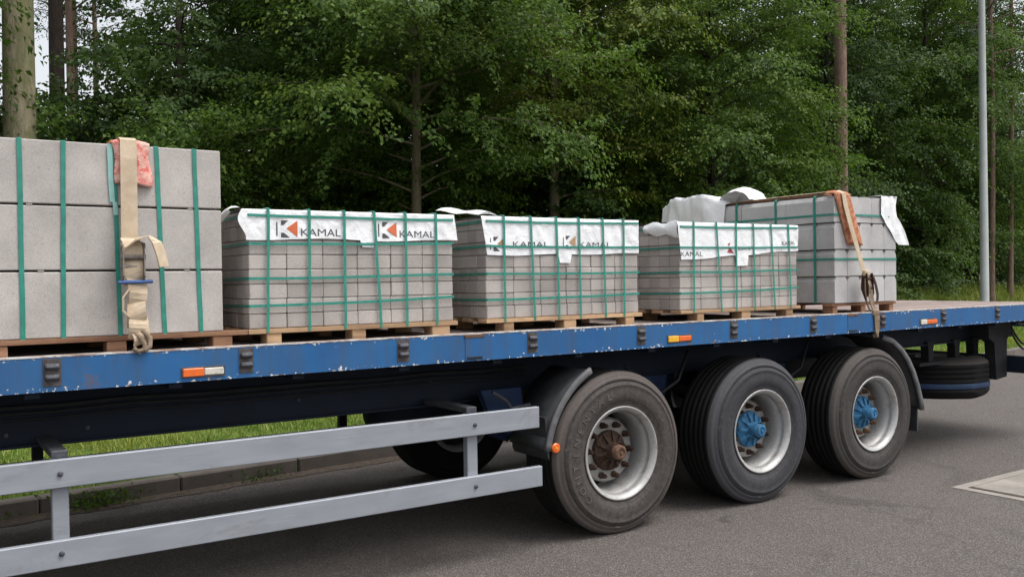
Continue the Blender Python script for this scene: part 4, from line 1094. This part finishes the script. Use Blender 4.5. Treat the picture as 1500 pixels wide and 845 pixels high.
# understory
k = 0
for (s_, t_, v, s0) in [(.5, 7., 'bush', 1.), (2.2, 7.6, 'bush', .9), (5.2, 7.4, 'bush', .95), (6.4, 7.6, 'bushD', .9), (8.8, 6.9, 'bushD', 1.2), (10.8, 6.8, 'bush', 1.1), (12.8, 7.3, 'bush', 1.), (14.6, 8.3, 'bushD', 1.2), (16.8, 8.4, 'bushD', 1.1),
                        (18.8, 8.6, 'bushD', 1.3), (20.8, 8.8, 'bushD', 1.25), (22.6, 9., 'bush', 1.15), (24.6, 9.2, 'bushD', 1.3), (27, 9.3, 'bushD', 1.2), (29.5, 9.6, 'bush', 1.3), (-2, 7.6, 'bushD', 1.1), (-4.5, 7.4, 'bushD', 1.2), (32, 9.8, 'bushD', 1.4),
                        (1.5, 9.5, 'bushD', 1.5), (.3, 10.5, 'bushD', 1.35), (-1.2, 11.5, 'bushD', 1.2), (.9, 14, 'bushD', 1.3), (-.6, 16.5, 'bushD', 1.4), (2.8, 15.5, 'bushD', 1.4), (4.4, 17.5, 'bushD', 1.6), (36, 12, 'bushD', 2.), (40, 14, 'bushD', 2.2), (32, 14, 'bushD', 2.), (35, 9.5, 'bushD', 1.6), (38.5, 9.8, 'bushD', 1.6), (42, 10.5, 'bushD', 1.8), (46, 12, 'bushD', 2.), (5.5, 9.6, 'bushD', 1.5), (9.2, 9.4, 'bushD', 1.5), (13, 9.4, 'bushD', 1.6), (-3, 10.5, 'bushD', 1.4), (17.5, 9.6, 'bushD', 1.6), (22, 9.9, 'bushD', 1.6), (26, 10, 'bushD', 1.6)]:
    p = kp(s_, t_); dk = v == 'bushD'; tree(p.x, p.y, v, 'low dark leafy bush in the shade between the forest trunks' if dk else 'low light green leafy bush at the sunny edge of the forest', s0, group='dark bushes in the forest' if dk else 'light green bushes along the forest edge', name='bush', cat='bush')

# grass and weeds
def blades(n, s0, s1, t0, t1, h, w, seed, name, mat, bend=.5):
    r = np.random.default_rng(seed); s_ = r.uniform(s0, s1, n); t_ = t0+(t1-t0)*r.uniform(0, 1, n)**1.1
    kd = np.array(KD); kn = np.array(KN); k0 = np.array(K0)
    P = k0+kd*s_[:, None]+kn*t_[:, None]
    hh = .125+.33*np.clip((t_-.3)/5.5, 0, 1)**1.3+.5*np.clip((t_-6)/30, 0, 1); P[:, 2] = hh-.01
    cl = np.array([noise.noise(Vector((a*1.3, b_*1.3, seed))) for a, b_ in zip(s_[::1], t_[::1])])
    Hh = h*r.uniform(.45, 1.2, n)*(1+.9*cl); az = r.uniform(0, 6.283, n); Hh = np.maximum(Hh, .02)
    D = np.stack([np.cos(az), np.sin(az), np.zeros(n)], 1); Sd = np.stack([-np.sin(az), np.cos(az), np.zeros(n)], 1)
    bz = r.uniform(.1, bend, n)[:, None]*Hh[:, None]; Hv = np.stack([np.zeros(n), np.zeros(n), Hh], 1); ww = (w*r.uniform(.6, 1.3, n))[:, None]
    V = np.stack([P-Sd*ww, P+Sd*ww, P+Hv*.6+D*bz*.35+Sd*ww*.8, P+Hv*.6+D*bz*.35-Sd*ww*.8,
                  P+Hv*.6+D*bz*.35-Sd*ww*.8, P+Hv*.6+D*bz*.35+Sd*ww*.8, P+Hv*.97+D*bz+Sd*ww*.12, P+Hv*.97+D*bz-Sd*ww*.12], 1).reshape(-1, 3)
    o = link(name, raw(name, V, quads(V), mat)); tag(o, kind='stuff'); return o
o = blades(70000, -5, 6, .14, 4.5, .085, .0035, 3, 'verge_grass', 'grass', 1.3); tag(o, 'short bright green grass on the verge behind the kerb', 'grass')
o = blades(45000, 6, 30, .14, 5.5, .12, .005, 4, 'verge_grass', 'grass'); tag(o, 'green grass on the verge towards the lamp post', 'grass')
o = blades(36000, 8, 40, 4.2, 7.4, .62, .011, 5, 'tall_weeds', 'weed', .6); tag(o, 'tall yellow green weeds along the foot of the forest', 'weeds')
# leafy tops among the weeds
r = np.random.default_rng(44); n = 24000; s_ = r.uniform(8, 40, n); t_ = r.uniform(4.6, 7.4, n)
P = np.array(K0)+np.array(KD)*s_[:, None]+np.array(KN)*t_[:, None]; P[:, 2] = .42+r.uniform(0, 1, n)**.7*.62*(1+.8*np.array([noise.noise(Vector((a*.8, b_*.8, 2))) for a, b_ in zip(s_, t_)]))
D = unit(r.normal(0, 1, (n, 3))+np.array([0, 0, .3])); LL = r.uniform(.05, .12, n)
V = leaves(P, D, unit(r.normal(0, .5, (n, 3))+np.array([0, 0, 1])), LL, LL*.3, r)
o = link('weed_leaves', raw('weed_leaves', V, quads(V), 'weed')); tag(o, 'pale yellow green leafy weeds in front of the forest at the right', 'weeds', kind='stuff')
# weed tufts in the gutter
def tuft(s_, t_, n, h, seed, label):
    r = np.random.default_rng(seed); P = r.normal(0, .05, (n, 3)); P[:, 0] *= 2.6; P[:, 2] = 0
    D = unit(r.normal(0, .8, (n, 3))+np.array([0, 0, 1.1])); P = P+D*(r.uniform(0, h, n)[:, None])
    LL = r.uniform(.012, .035, n); V = leaves(P, unit(D+r.normal(0, .6, (n, 3))), unit(r.normal(0, 1, (n, 3))+np.array([0, 0, .6])), LL, LL*.3, r)
    p = kp(s_, t_, .01); o = link('weed_tuft', raw('weed_tuft', V, quads(V), 'leaf'), None, p, (0, 0, KA)); tag(o, label, 'weed', 'weeds in the gutter')
tuft(-2.62, -.03, 900, .12, 1, 'wide green weed tuft growing in the gutter below the left guard post')
tuft(-1.35, .0, 260, .10, 2, 'small weed sprig at the top of the kerb behind the guard rails')
tuft(-3.35, .0, 160, .07, 6, 'sparse dry weed hanging over the kerb at the left edge')
